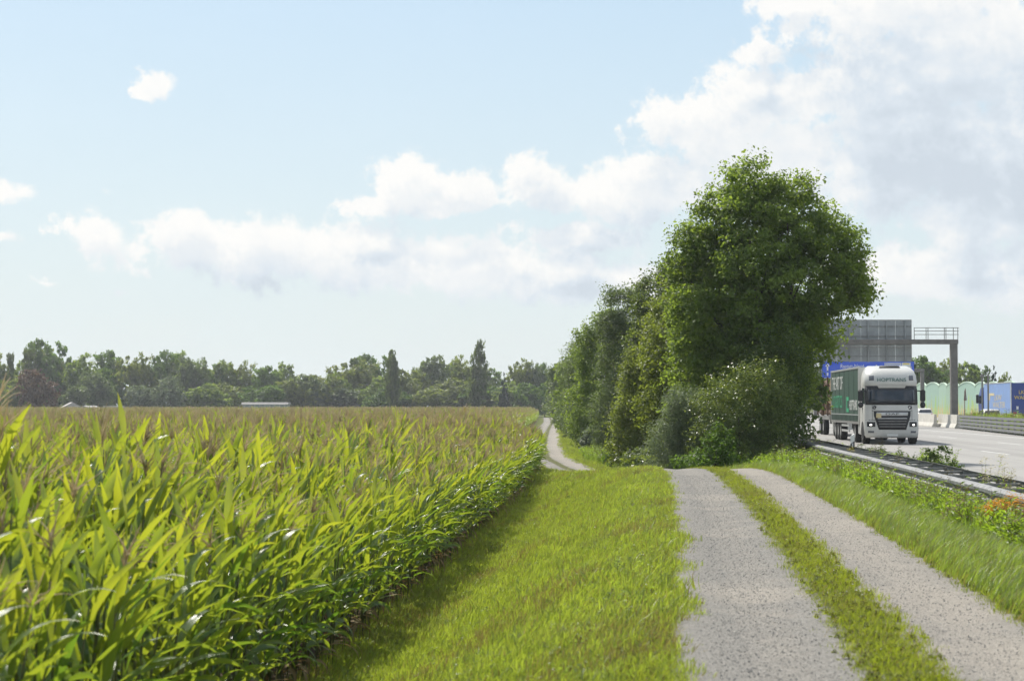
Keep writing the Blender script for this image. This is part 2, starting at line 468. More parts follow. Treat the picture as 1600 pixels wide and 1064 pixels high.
# farm track: ribbon with two gravelled ruts, grass in the middle
def track_mat():
    m, q, out = new_mat('gravel_track')
    uv = q.n('ShaderNodeUVMap'); sp = q.n('ShaderNodeSeparateXYZ'); q.link(uv.outputs[0], sp.inputs[0])
    pos = q.n('ShaderNodeNewGeometry').outputs['Position']
    u = q.math('ADD', q.math('SUBTRACT', sp.outputs[0], 0.05), q.math('MULTIPLY', q.math('SUBTRACT', q.noise(pos, 2.6, 5, 0.65), 0.5), 0.5))
    au = q.math('ABSOLUTE', u)
    mid = q.mapr(au, 0.13, 0.27)                 # 0 on the grassy middle
    edge = q.mapr(q.math('ADD', au, q.mapr(u, -0.1, 0.1, 0.0, 0.12)), 1.30, 1.50, 1, 0)          # 0 beyond the outer edge
    gr = q.math('MULTIPLY', mid, edge)
    vor = q.n('ShaderNodeTexVoronoi'); vor.inputs['Scale'].default_value = 62; q.link(pos, vor.inputs['Vector'])
    vor2 = q.n('ShaderNodeTexVoronoi'); vor2.inputs['Scale'].default_value = 150; q.link(pos, vor2.inputs['Vector'])
    sc = q.n('ShaderNodeSeparateColor'); q.link(vor.outputs['Color'], sc.inputs[0])
    sc2 = q.n('ShaderNodeSeparateColor'); q.link(vor2.outputs['Color'], sc2.inputs[0])
    fine = q.noise(pos, 160, 3, 0.6)
    st = q.math('ADD', q.math('MULTIPLY', sc.outputs[0], 0.55), q.math('MULTIPLY', sc2.outputs[1], 0.45))
    grey = q.ramp(st, [(0.05, (0.120, 0.117, 0.110)), (0.45, (0.210, 0.198, 0.178)), (0.95, (0.310, 0.298, 0.274))])
    beig = q.ramp(st, [(0.05, (0.215, 0.194, 0.166)), (0.45, (0.290, 0.264, 0.228)), (0.95, (0.385, 0.355, 0.310))])
    big = q.noise(pos, 0.33, 4, 0.6)
    side = q.mapr(sp.outputs[0], -0.3, 0.3)
    worn = q.mapr(q.math('ABSOLUTE', q.math('SUBTRACT', au, 0.72)), 0.08, 0.40, 0.45, 0)
    mixf = q.math('ADD', q.math('MULTIPLY', side, 0.62), q.math('ADD', worn, q.mapr(big, 0.46, 0.66, -0.25, 0.7)), clamp=True)
    c = q.mixc(mixf, grey, beig)
    c = q.mixc(q.mapr(fine, 0.55, 0.75, 0, 0.35), c, (0.42, 0.39, 0.34, 1))
    dirt = q.ramp(q.noise(pos, 22, 5, 0.7), [(0.3, (0.045, 0.05, 0.016)), (0.55, (0.105, 0.11, 0.03)), (0.75, (0.17, 0.145, 0.07))])
    c = q.mixc(gr, dirt, c)
    bs = q.n('ShaderNodeBsdfPrincipled'); q.link(c, bs.inputs['Base Color']); bs.inputs['Roughness'].default_value = 0.9
    bs.inputs['Specular IOR Level'].default_value = 0.2
    bp = q.n('ShaderNodeBump'); bp.inputs['Strength'].default_value = 0.7; bp.inputs['Distance'].default_value = 0.012
    hgt = q.math('SUBTRACT', q.math('MULTIPLY', st, 0.7), q.math('MULTIPLY', vor.outputs['Distance'], 1.0))
    q.link(hgt, bp.inputs['Height']); q.link(bp.outputs[0], bs.inputs['Normal'])
    q.link(bs.outputs[0], out.inputs[0]); return m
ty = np.concatenate([np.arange(-40, 110, 0.5), np.arange(110, 455, 3.0)])
tu = np.linspace(-1.58, 1.58, 27)
def track_pt(u, Y):
    d = 0.5
    sl = (XC(Y + d) - XC(Y - d)) / (2 * d)
    return XC(Y) + u / np.sqrt(1 + sl * sl), Y - u * sl / np.sqrt(1 + sl * sl)
TU, TYY = np.meshgrid(tu, ty)
PX, PY = track_pt(TU, TYY)
rut = -0.035 * np.exp(-((np.abs(TU) - 0.72) / 0.30) ** 2)
PZ = ground_z(PX, PY) + 0.045 + rut - 0.05 * sstep((np.abs(TU) - 1.32) / 0.26)
ti = np.arange(TU.size).reshape(TU.shape)
TF = np.stack([ti[:-1, :-1], ti[:-1, 1:], ti[1:, 1:], ti[1:, :-1]], -1).reshape(-1, 4)
track = obj('gravel_track', mesh_np('gravel_track', np.stack([PX, PY, PZ], -1).reshape(-1, 3), TF, [track_mat()], True,
            uv=np.stack([TU, TYY * 0.1], -1).reshape(-1, 2)))
tag(track, 'gravel farm track with two pale ruts and a grassy middle', kind='structure')

# motorway
def road_mat():
    m, q, out = new_mat('concrete_carriageway')
    pos = q.n('ShaderNodeNewGeometry').outputs['Position']
    uv = q.n('ShaderNodeUVMap'); sp = q.n('ShaderNodeSeparateXYZ'); q.link(uv.outputs[0], sp.inputs[0])
    a = q.noise(pos, 0.22, 5, 0.6); f = q.noise(pos, 35, 4, 0.7)
    lane = q.noise(q.vec('MULTIPLY', uv.outputs[0], (0.9, 0.012, 0)), 1.0, 3, 0.5)
    c = q.ramp(f, [(0.3, (0.27, 0.262, 0.248)), (0.7, (0.36, 0.348, 0.33))])
    c = q.mixc(q.mapr(a, 0.35, 0.7, 0, 0.22), c, (0.18, 0.175, 0.17, 1))
    c = q.mixc(q.mapr(lane, 0.42, 0.65, 0, 0.4), c, (0.19, 0.183, 0.175, 1))
    j = q.math('PINGPONG', sp.outputs[1], 2.5)
    c = q.mixc(q.mapr(j, 0.0, 0.035, 0.55, 0, smooth=False), c, (0.06, 0.06, 0.06, 1))
    bs = q.n('ShaderNodeBsdfPrincipled'); q.link(c, bs.inputs['Base Color']); bs.inputs['Roughness'].default_value = 0.75
    bs.inputs['Specular IOR Level'].default_value = 0.3
    bp = q.n('ShaderNodeBump'); bp.inputs['Strength'].default_value = 0.25; bp.inputs['Distance'].default_value = 0.01
    q.link(f, bp.inputs['Height']); q.link(bp.outputs[0], bs.inputs['Normal'])
    q.link(bs.outputs[0], out.inputs[0]); return m
ROAD_Z = -0.23
ry = np.concatenate([np.arange(-60, 400, 4.0), np.arange(400, 1500, 40.0)])
def ribbon(c0, c1, z, yy=ry, nc=2):
    cs = np.linspace(c0, c1, nc); C2, Y2 = np.meshgrid(cs, yy)
    V = np.stack([HR(Y2) + C2, Y2, np.full(C2.shape, z)], -1).reshape(-1, 3)
    i = np.arange(C2.size).reshape(C2.shape)
    Fq = np.stack([i[:-1, :-1], i[:-1, 1:], i[1:, 1:], i[1:, :-1]], -1).reshape(-1, 4)
    return V, Fq, np.stack([C2, Y2], -1).reshape(-1, 2)
V, Fq, UV = ribbon(5.95, 47.0, ROAD_Z)
road = obj('motorway', mesh_np('motorway', V, Fq, [road_mat()], False, uv=UV))
tag(road, 'pale concrete motorway with two carriageways', kind='structure')
mv = []; mf = []
def mark(c0, c1, y0, y1):
    k = max(1, int((y1 - y0) / 6)); yy = np.linspace(y0, y1, k + 1)
    for i in range(k):
        b = len(mv)
        for (yy_, cc) in ((yy[i], c0), (yy[i], c1), (yy[i + 1], c1), (yy[i + 1], c0)):
            mv.append((float(HR(yy_)) + cc, yy_, ROAD_Z + 0.004))
        mf.append((b, b + 1, b + 2, b + 3))
for c in (21.3, 29.3, 41.0): mark(c - 0.12, c + 0.12, -20, 600)
for c in (13.4, 17.4, 33.2, 37.0):
    for y0 in np.arange(-18, 420, 18.0): mark(c - 0.08, c + 0.08, y0 + 3, y0 + 9)
tag(obj('lane_markings', mesh_np('lane_markings', mv, mf, [M['road_paint']])), 'white painted lane lines on the motorway', kind='structure')

M['red_dull'] = pbr('faded_red_sign_edge', (0.16, 0.05, 0.04), 0.6)
# ------------------------------------------------------------------ guard rail beside the hard shoulder
def frame_at(Y, c=0.0, z=ROAD_Z):
    """matrix whose +Y runs along the motorway away from the camera at distance Y, sideways offset c"""
    a = math.atan2(float(HR(Y + 1) - HR(Y - 1)), 2.0)
    return Matrix.Translation((float(HR(Y)) + c, Y, z)) @ Matrix.Rotation(-a, 4, 'Z')

W_PROF = [(0.0, -0.155), (0.03, -0.15), (0.08, -0.105), (0.08, -0.055), (0.02, -0.02), (0.02, 0.02), (0.08, 0.055), (0.08, 0.105), (0.03, 0.15), (0.0, 0.155)]
def w_beam(mb, pts, side, thick=0.012):
    """corrugated rail along pts; side = +1 bulges to +X"""
    prof = [(side * p[0], p[1]) for p in W_PROF]
    prof2 = [(side * (p[0] - thick), p[1]) for p in reversed(W_PROF)]
    ringp = prof + prof2
    rings = []
    for i, p in enumerate(pts):
        t = Vector(pts[min(i + 1, len(pts) - 1)]) - Vector(pts[max(i - 1, 0)]); t.z = 0; t.normalize()
        u = Vector((t.y, -t.x, 0))
        rings.append([Vector(p) + u * a + Vector((0, 0, b)) for a, b in ringp])
    mb.loft(rings)

gr = thing('guard_rail', 'double sided galvanised guard rail running between weeds and motorway', 'guard rail', (float(HR(40)) + 5.2, 40, ROAD_Z))
inv = Matrix.Translation((-gr.location.x, -gr.location.y, -gr.location.z))
def loc_pts(c, z, y0, y1, step):
    return [(float(HR(y)) + c - gr.location.x, y - 40, z) for y in np.arange(y0, y1 + .01, step)]
for k, (c, sd) in enumerate(((4.92, -1), (5.72, 1))):
    for y0 in np.arange(14, 150, 4.0):          # rail lengths, lapped at the posts
        mb = MB(); mb.smooth = False
        w_beam(mb, loc_pts(c, 0.50 + 0.004 * (int(y0 / 4) % 2), y0 - 0.12, y0 + 4.12, 4.24), sd)
        mb.build('rail_beam', M['steel'], gr)
pm = None; sm_ = None
for y0 in np.arange(14, 150, 4.0):
    if pm is None:
        mb = MB(); mb.box(-0.05, 0.05, -0.06, 0.06, -0.35, 0.54); mb.box(-0.055, 0.055, -0.012, 0.012, 0.54, 0.568); pm = mb.mesh('post', M['steel'])
    x = float(HR(y0)) + 5.32 - gr.location.x
    obj('post', pm, gr, (x, y0 - 40, 0))
for y0 in np.arange(14, 150, 2.0):
    if sm_ is None:
        mb = MB(); mb.box(-0.40, 0.40, -0.04, 0.04, 0.57, 0.615); mb.box(-0.40, -0.36, -0.05, 0.05, 0.42, 0.62); mb.box(0.36, 0.40, -0.05, 0.05, 0.42, 0.62)
        sm_ = mb.mesh('spacer', M['dull_steel'])
    obj('spacer', sm_, gr, (float(HR(y0)) + 5.32 - gr.location.x, y0 - 40, 0))

# ------------------------------------------------------------------ reflector post
def delineator(X, Y, z):
    t = thing('reflector_post', 'white reflector post with slanted black band behind the guard rail', 'reflector post', (X, Y, z))
    mb = MB(); mb.loft([[(-.06, -.05, a), (.06, -.05, a), (.035, .05, a), (-.035, .05, a)] for a in (0, .55)] ); mb.build('lower_body', M['print_white'], t)
    mb = MB(); mb.loft([[(-.061, -.051, .55), (.061, -.051, .60), (.036, .051, .60), (-.036, .051, .55)], [(-.061, -.051, .76), (.061, -.051, .84), (.036, .051, .84), (-.036, .051, .76)]])
    mb.build('black_band', M['dark_plastic'], t)
    mb = MB(); mb.loft([[(-.06, -.05, .76), (.06, -.05, .84), (.035, .05, .84), (-.035, .05, .76)], [(-.06, -.05, .98), (.06, -.05, 1.05), (.035, .05, 1.05), (-.035, .05, .98)]])
    mb.build('cap', M['print_white'], t)
    mb = MB(); mb.box(-.02, .02, -.056, -.05, .64, .78); mb.build('reflector', M['alu'], t)
delineator(531 * 58 / FPX, 58, ROAD_Z - 0.02)

# ------------------------------------------------------------------ sign gantry with its back to us, over the near carriageway
GY_ = 165.0
def PXY(px, Y): return (px - 800) * Y / FPX
def PZ_(py, Y): return CAM_H - (py - 632) * Y / FPX
gx1 = PXY(1490, GY_); gx0 = PXY(1205, GY_)
gan = thing('sign_gantry', 'brown grey steel sign gantry spanning the near carriageway behind the white truck', 'sign gantry', (gx1, GY_, ROAD_Z))
R = lambda px: PXY(px, GY_) - gx1
Z = lambda py: PZ_(py, GY_) - ROAD_Z
mb = MB(); mb.box(R(1485), R(1495.5), -.3, .3, -.3, Z(538), .03); mb.build('column', M['gantry_steel'], gan)
mb = MB(); mb.box(R(1483.5), R(1497), -.35, .35, -.3, .7, .03); mb.build('column_foot', M['concrete'], gan)
mb = MB(); mb.box(R(1200), R(1496.5), -.32, .32, Z(538) + .002, Z(530.5), .03); mb.build('beam', M['gantry_steel'], gan)
mb = MB(); mb.box(R(1203), R(1213), -.3, .3, -.3, Z(538), .03); mb.build('column', M['gantry_steel'], gan)
# walkway railing
rl = MB()
for py in (512.5, 517.5, 523): rl.tube([(R(1427), -.35, Z(py)), (R(1497), -.35, Z(py))], .03, 6)
rl.build('handrail', M['dull_steel'], gan)
for px in (1427.5, 1446, 1449, 1474.5, 1477, 1488.5, 1495.5):
    mb = MB(); mb.box(R(px) - .025, R(px) + .025, -.38, -.32, Z(530.5) + .001, Z(512)); mb.build('rail_post', M['dull_steel'], gan)
# sign boards seen from behind
bd = thing('direction_sign', 'large grey sign board seen from its ribbed bare metal back on the gantry', 'road sign', (PXY(1427, GY_), GY_ + 0.75, PZ_(500, GY_)))
Rb = lambda px: PXY(px, GY_) - bd.location.x
Zb = lambda py: PZ_(py, GY_) - bd.location.z
cols = [1252, 1271, 1291, 1310, 1330, 1348, 1359, 1376, 1388, 1402, 1417, 1427]
rows = [500, 509.5, 525, 541, 556.5, 565]
for j in range(len(rows) - 1):
    for i in range(len(cols) - 1):
        mb = MB(); o_ = 0.004 * ((i * 7 + j * 3) % 3)
        mb.box(Rb(cols[i]) + .008, Rb(cols[i + 1]) - .008, o_, .03 + o_, Zb(rows[j + 1]) + .008, Zb(rows[j]) - .008)
        mb.build('panel', M['sign_back'], bd)
for py in (509.5, 525, 542, 556.5):
    mb = MB(); mb.box(Rb(1252), Rb(1427), -.07, -.012, Zb(py) - .03, Zb(py) + .03); mb.build('cross_rail', M['dull_steel'], bd)
for px in (1271, 1300, 1330, 1359, 1388, 1417):
    mb = MB(); mb.box(Rb(px) - .05, Rb(px) + .05, -.18, -.072, Zb(565.5), Zb(499)); mb.build('upright', M['sign_back'], bd)
mb = MB(); mb.box(Rb(1252), Rb(1427.6), -.03, .05, Zb(500) , Zb(499)); mb.box(Rb(1427) + .002, Rb(1427.6), -.03, .05, Zb(565), Zb(500) - .002); mb.build('edge_frame', M['dull_steel'], bd)

# ------------------------------------------------------------------ far gantry with the blue direction sign facing us
FY = 290.0
g2 = thing('sign_gantry', 'farther grey gantry carrying the blue sign, its post right of the truck', 'sign gantry', (PXY(1441, FY), FY, ROAD_Z))
R2 = lambda px: PXY(px, FY) - g2.location.x
Z2 = lambda py: PZ_(py, FY) - ROAD_Z
mb = MB(); mb.box(R2(1438.3), R2(1443.5), -.35, .35, -.3, Z2(581), .03); mb.build('column', M['gantry_steel'], g2)
mb = MB(); mb.box(R2(1270), R2(1444), -.35, .35, Z2(581) + .002, Z2(576.5), .03); mb.build('beam', M['gantry_steel'], g2)
mb = MB(); mb.box(R2(1271), R2(1276), -.35, .35, -.3, Z2(581), .03); mb.build('column', M['gantry_steel'], g2)
b2 = thing('direction_sign', 'blue motorway direction sign with white arrows reading Rastatt-Nord', 'road sign', (PXY(1283, FY), FY - .6, PZ_(591, FY)))
Rs = lambda px: PXY(px, FY) - b2.location.x
Zs = lambda py: PZ_(py, FY) - b2.location.z
mb = MB(); mb.box(Rs(1283), Rs(1427), 0, .12, Zs(590.3), Zs(565)); mb.build('board', M['sign_blue'], b2)
mb = MB(); mb.box(Rs(1282.3), Rs(1427.7), .02, .14, Zs(590.9), Zs(590.3)-.002); mb.box(Rs(1282.3), Rs(1283)-.002, .02, .14, Zs(590.3), Zs(565)); mb.build('edge_frame', M['alu'], b2)
UP = Matrix(((1, 0, 0, 0), (0, 0, -1, 0), (0, 1, 0, 0), (0, 0, 0, 1)))     # text facing -Y
def lay(px, py, root_R, root_Z, y): return Matrix.Translation((root_R(px), y, root_Z(py))) @ UP
text('Rastatt-Nord', Rs(1348.5) - Rs(1312.5), .36 * 2.0 * .75, M['print_white'], b2, lay(1330.5, 572.3, Rs, Zs, -.006))
text('Rheinmünster', Rs(1406) - Rs(1382), .34, M['sign_blue'], b2, lay(1394, 569.4, Rs, Zs, -.012))
mb = MB(); mb.box(Rs(1381), Rs(1407), -.008, -.002, Zs(571.6), Zs(567.3)); mb.build('white_panel', M['print_white'], b2)
mb = MB(); mb.box(Rs(1408), Rs(1421.5), -.008, -.002, Zs(573), Zs(567.0)); mb.build('white_panel', M['print_white'], b2)
mb = MB(); mb.box(Rs(1410), Rs(1419.5), -.012, -.009, Zs(569.4), Zs(567.6)); mb.build('yellow_panel', M['print_yellow'], b2)
for px, py0, py1 in ((1292, 568, 587), (1368.5, 570, 588)):
    mb = MB(); xx = Rs(px)
    mb.prism([(xx - .11, Zs(py0 + 4)), (xx + .11, Zs(py0 + 4)), (xx + .11, Zs(py0 + 12)), (xx - .11, Zs(py0 + 12))], 'y', -.008, -.002)
    mb.prism([(xx - .11, Zs(py0 + 14.5)), (xx + .11, Zs(py0 + 14.5)), (xx + .11, Zs(py1)), (xx - .11, Zs(py1))], 'y', -.008, -.002)
    mb.prism([(xx - .26, Zs(py0 + 5.4)), (xx, Zs(py0 + 2.4)), (xx + .26, Zs(py0 + 5.4)), (xx + .26, Zs(py0 + 3)), (xx, Zs(py0)), (xx - .26, Zs(py0 + 3))], 'y', -.009, -.002)
    mb.build('arrow', M['print_white'], b2)

# ------------------------------------------------------------------ median barriers
JERSEY = [(-.30, 0), (.30, 0), (.30, .08), (.14, .38), (.09, 1.07), (-.09, 1.07), (-.14, .38), (-.30, .08)]
def jersey_run(P0, P1, n, group, labels):
    P0 = Vector(P0); P1 = Vector(P1); d = (P1 - P0); L = d.length / n; ang = math.atan2(d.x, d.y)
    for i in range(n):
        c = P0 + d * ((i + .5) / n)
        t = obj('barrier_block', None); t.location = c; t.rotation_euler = (0, 0, -ang)
        mb = MB(); j = (i * 37 % 5 - 2) * .006
        mb.loft([[(a + j, -L / 2 + .02, b) for a, b in JERSEY], [(a + j, -L / 2 + .05, b) for a, b in JERSEY], [(a + j, L / 2 - .05, b) for a, b in JERSEY], [(a + j, L / 2 - .02, b) for a, b in JERSEY]])
        t2 = mb.build('barrier_block', M['concrete']); t2.location = c; t2.rotation_euler = (0, 0, -ang)
        bpy.data.objects.remove(t)
        tag(t2, labels[i] if isinstance(labels, (list, tuple)) else labels, 'concrete barrier', group)
ORD = ['first', 'second', 'third', 'fourth', 'fifth', 'sixth', 'seventh', 'eighth', 'ninth', 'tenth', 'eleventh', 'twelfth']
jersey_run((35.4, 166.5, ROAD_Z), (38.9, 206, ROAD_Z), 8, 'far run of concrete barrier blocks', ['%s concrete barrier block from the gap, in the run beside the white truck' % ORD[i] for i in range(8)])
jersey_run((34.85, 155.5, ROAD_Z), (36.35, 169.5, ROAD_Z), 3, 'near run of concrete barrier blocks', ['%s concrete barrier block counted from the end of the steel median rails' % ORD[i] for i in range(3)])
md = thing('median_rail', 'stack of four steel rails along the weedy median', 'guard rail', (34.85, 155.3, ROAD_Z))
mp = [(34.82, 155.3), (32.7, 138), (30.2, 117), (27.4, 95), (25.2, 75), (23.3, 55)]
for z in (.22, .47, .72, .97):
    mb = MB(); pr = [(-.04, -.09), (.04, -.075), (.05, 0), (.04, .075), (-.04, .09)]
    mb.loft([[(x - 34.85 + a, y - 155.3, z + b) for a, b in pr] for x, y in mp]); mb.build('rail_beam', M['steel'], md)
for i in range(len(mp) - 1):
    for k in range(7):
        t = k / 7; x = mp[i][0] * (1 - t) + mp[i + 1][0] * t; y = mp[i][1] * (1 - t) + mp[i + 1][1] * t
        if y > 154.5: continue
        mb = MB(); mb.box(.06, .18, -.05, .05, -.1, 1.05); mb.build('post', M['dull_steel'], md, (x - 34.85, y - 155.3, 0))
# raised earth strip of the median
mq = [(36.9, 170), (34.9, 154), (32.8, 138), (30.3, 117), (27.5, 95), (25.3, 75), (23.4, 55)]
mb = MB(); mb.loft([[(x + .25, y, ROAD_Z + .01), (x + .6, y, ROAD_Z + .38), (x + 2.6, y, ROAD_Z + .38), (x + 3.1, y, ROAD_Z + .01)] for x, y in [(39.6, 212)] + mq])
o = mb.build('median_strip', ground.data.materials[0]); tag(o, 'earth strip along the middle of the motorway', kind='structure')

# two thin posts and a warning triangle on the median
for px, lab in ((1534.5, 'thin grey steel post with small head bracket on the median'), (1543.8, 'plain thin grey steel post standing right of the bracketed one')):
    t = thing('steel_post', lab, 'post', (PXY(px, 150), 150, ROAD_Z + .3))
    mb = MB(); mb.tube([(0, 0, -.3), (0, 0, PZ_(585, 150) - ROAD_Z - .3)], .065, 8); mb.build('shaft', M['dull_steel'], t)
    if px < 1540:
        mb = MB(); mb.box(-.12, .12, -.1, .1, PZ_(589, 150) - ROAD_Z - .3, PZ_(586, 150) - ROAD_Z - .3); mb.box(-.06, .2, -.05, .05, PZ_(585.9, 150) - ROAD_Z - .3, PZ_(584.5, 150) - ROAD_Z - .3); mb.build('bracket', M['dull_steel'], t)
t = thing('warning_sign', 'triangular warning sign turned edgeways on a thin pole over the median', 'road sign', (PXY(1508, 155), 155, ROAD_Z + .2), math.radians(66))
mb = MB(); mb.tube([(0, .05, -.2), (0, .05, 2.75)], .035, 8); mb.build('pole', M['dull_steel'], t)
zb = PZ_(625.5, 155) - ROAD_Z - .2
mb = MB(); mb.prism([(-.5, zb), (.5, zb), (0, zb + .92)], 'y', -.02, .02); mb.build('triangle', M['red_dull'], t)
mb = MB(); mb.prism([(-.33, zb + .09), (.33, zb + .09), (0, zb + .70)], 'y', -.026, -.021); mb.build('face', M['gantry_steel'], t)
mb = MB(); mb.prism([(-.5, zb + .03), (.5, zb + .03), (0, zb + .9)], 'y', .021, .026); mb.build('back', M['gantry_steel'], t)

# ------------------------------------------------------------------ scalloped noise wall
def wall_mat():
    m, q, out = new_mat('painted_noise_wall')
    tcn = q.n('ShaderNodeTexCoord'); P = tcn.outputs['Object']
    sp = q.n('ShaderNodeSeparateXYZ'); q.link(P, sp.inputs[0])
    oi = q.n('ShaderNodeObjectInfo')
    base = q.mixc(oi.outputs['Random'], (0.36, 0.50, 0.37, 1), (0.31, 0.46, 0.38, 1))
    streak = q.noise(q.vec('MULTIPLY', q.vec('ADD', P, oi.outputs['Location']), (1.1, 0.0, 0.14)), 1.0, 4, 0.6, 0.6)
    top = q.math('MULTIPLY', q.math('SUBTRACT', 4.6, sp.outputs[2]), 0.085)
    f = q.mapr(q.math('ADD', streak, top), 0.74, 0.78)
    f2 = q.mapr(q.math('ADD', q.noise(q.vec('MULTIPLY', q.vec('ADD', P, oi.outputs['Location']), (1.7, 0, 0.3)), 1.0, 4, 0.6, 0.8), top), 0.80, 0.84)
    c = q.mixc(f, base, (0.34, 0.50, 0.16, 1))
    c = q.mixc(f2, c, (0.55, 0.42, 0.20, 1))
    bs = q.n('ShaderNodeBsdfPrincipled'); q.link(c, bs.inputs['Base Color']); bs.inputs['Roughness'].default_value = 0.7
    q.link(bs.outputs[0], out.inputs[0]); return m
wm = wall_mat()
M['wall_cap'] = pbr('pale_green_capping', (0.46, 0.60, 0.46), 0.6)
nw = thing('noise_wall', 'pale green noise barrier with scalloped top and painted grasses beyond the motorway', 'noise barrier', (PXY(1486, 285), 285, ROAD_Z))
edges = [(1380, 335), (1404, 325), (1421, 317), (1432.5, 311), (1447.5, 303), (1467.5, 295), (1479.5, 288), (1498, 280), (1524, 270), (1541, 262), (1562, 254), (1590, 244), (1622, 234), (1660, 224), (1700, 214)]
for i in range(len(edges) - 1):
    (pa, ya), (pb, yb) = edges[i], edges[i + 1]
    A = Vector((PXY(pa, ya), ya, 0)); B = Vector((PXY(pb, yb), yb, 0)); d = B - A; L = d.length; u = d / L
    rise = .42 * min(1.4, L / 6); hb = CAM_H - ROAD_Z - (604.5 - 632) * (ya + yb) / 2 / FPX
    arc = [(L * k / 14, hb + rise * math.sin(PI * k / 14) ** .8) for k in range(15)]
    poly = [(0.02, 0), (L - .02, 0)] + [(min(max(a, .02), L - .02), b) for a, b in reversed(arc)]
    mb = MB(); mb.prism(poly, 'y', -.08, .08)
    p = mb.build('wall_panel', wm, nw, (A.x - nw.location.x, A.y - nw.location.y, 0)); p.rotation_euler = (0, 0, math.atan2(u.y, u.x))
    mb = MB(); mb.loft([[(a, -.14, b), (a, .14, b), (a, .14, b + .16), (a, -.14, b + .16)] for a, b in arc])
    p = mb.build('capping', M['wall_cap'], nw, (A.x - nw.location.x, A.y - nw.location.y, 0)); p.rotation_euler = (0, 0, math.atan2(u.y, u.x))

# ------------------------------------------------------------------ small buildings before the far trees
def house(X, Y, w, d, h, label, rot=0.0, z=-1.35):
    t = thing('garden_house', label, 'house', (X, Y, z), rot)
    mb = MB(); mb.box(-w / 2, w / 2, -d / 2, d / 2, 0, h); mb.build('wall', M['plaster'], t)
    mb = MB(); mb.prism([(-w / 2 - .3, h - .05), (w / 2 + .3, h - .05), (0, h + w * .28)], 'y', -d / 2 - .3, d / 2 + .3); mb.build('roof', M['roof_tile'], t)
    for k in range(2):
        mb = MB(); mb.box(-.5, .5, -d / 2 - .02, -d / 2 + .05, h * .45, h * .8)
        mb.build('window', M['glass'], t, (w * (-.22 + .44 * k), -.015, 0))
house(PXY(112, 440), 440, 5.0, 6, 2.1, 'small white house with pale roof left among the far trees', .3)
house(PXY(141, 436), 436, 4.2, 5, 1.6, 'low pale house with grey roof right of the white house', -.3)
t = thing('caravan', 'white caravan parked before the far trees', 'caravan', (PXY(178, 432), 432, -1.35), .2)
mb = MB(); mb.loft([[(-2.4, -1, .5), (2.4, -1, .5), (2.4, 1, .5), (-2.4, 1, .5)], [(-2.6, -1, 1.6), (2.5, -1, 1.6), (2.5, 1, 1.6), (-2.6, 1, 1.6)], [(-2.2, -.95, 2.7), (2.2, -.95, 2.7), (2.2, .95, 2.7), (-2.2, .95, 2.7)]]); mb.build('body', M['plaster'], t)
mb = MB(); mb.box(-1.4, 1.4, -1.03, -1.005, 1.6, 2.2); mb.build('window', M['glass'], t)
for sx in (-.5, .5):
    mb = MB(); mb.tube([(sx, -1.0, .35), (sx, -.8, .35)], .35, 12); mb.build('wheel', M['rubber'], t)
t = thing('greenhouse', 'long low pale greenhouse at the field edge before the trees', 'greenhouse', (PXY(414, 425), 425, -1.35), 0)
gw = PXY(449, 425) - PXY(379, 425); gh = PZ_(628.5, 425) + 1.35
mb = MB(); mb.box(-gw / 2, gw / 2, 0, 5, 0, gh * .86); mb.build('wall', M['greenhouse'], t)
mb = MB(); mb.prism([(-.25, gh * .86 + .01), (5.25, gh * .86 + .01), (5.0, gh), (0.3, gh)], 'x', -gw / 2 - .2, gw / 2 + .2); mb.build('roof', M['roof_tile'], t)
for k in range(9):
    mb = MB(); mb.box(-.06, .06, -.05, -.003, 0, gh * .85); mb.build('mullion', M['plaster'], t, (-gw / 2 + gw * (k + .5) / 9, 0, 0))

# ------------------------------------------------------------------ vehicles
def wheel_meshes(r, wdt):
    t = MB(); t.smooth = True
    prof = [(r * .56, 0), (r * .9, 0), (r, wdt * .12), (r, wdt * .88), (r * .9, wdt), (r * .56, wdt)]
    n = 22
    t.loft([[(b - wdt / 2, a * math.cos(2 * PI * k / n), a * math.sin(2 * PI * k / n)) for k in range(n)] for a, b in prof], cap=False)
    h = MB(); h.loft([[(b - wdt / 2, a * math.cos(2 * PI * k / n), a * math.sin(2 * PI * k / n)) for k in range(n)] for a, b in ((r * .57, wdt * .05), (r * .5, wdt * .2), (r * .3, wdt * .22), (r * .2, wdt * .05), (r * .2, wdt * .8), (r * .57, wdt * .95))])
    return t.mesh('tyre', M['rubber']), h.mesh('rim', M['alu'])
_tw = wheel_meshes(.51, .34)
_cw = wheel_meshes(.32, .22)
def wheel(parent, x, y, big=True):
    tm, hm = _tw if big else _cw
    r = .51 if big else .32
    w_ = obj('wheel', tm, parent, (x, y, r)); obj('rim', hm, w_)
    return w_

def semi_trailer_body(t, y0, L, mat, ztop, zbot, hw=1.27):
    mb = MB(); mb.box(-hw + .02, hw - .02, y0, y0 + L, zbot + .12, ztop - .07, .02); return mb.build('cargo_box', mat, t)

# ---- white truck with green curtain trailer
TY_ = 94.0
tm_ = Matrix.Translation((17.95, TY_, ROAD_Z)) @ Matrix.Diagonal((1, 1, .965, 1)) @ Matrix.Rotation(-math.atan(0.062), 4, 'Z')
tr = thing('semi_truck', 'white articulated truck with dark green curtain trailer driving towards us', 'truck')
tr.matrix_world = tm_
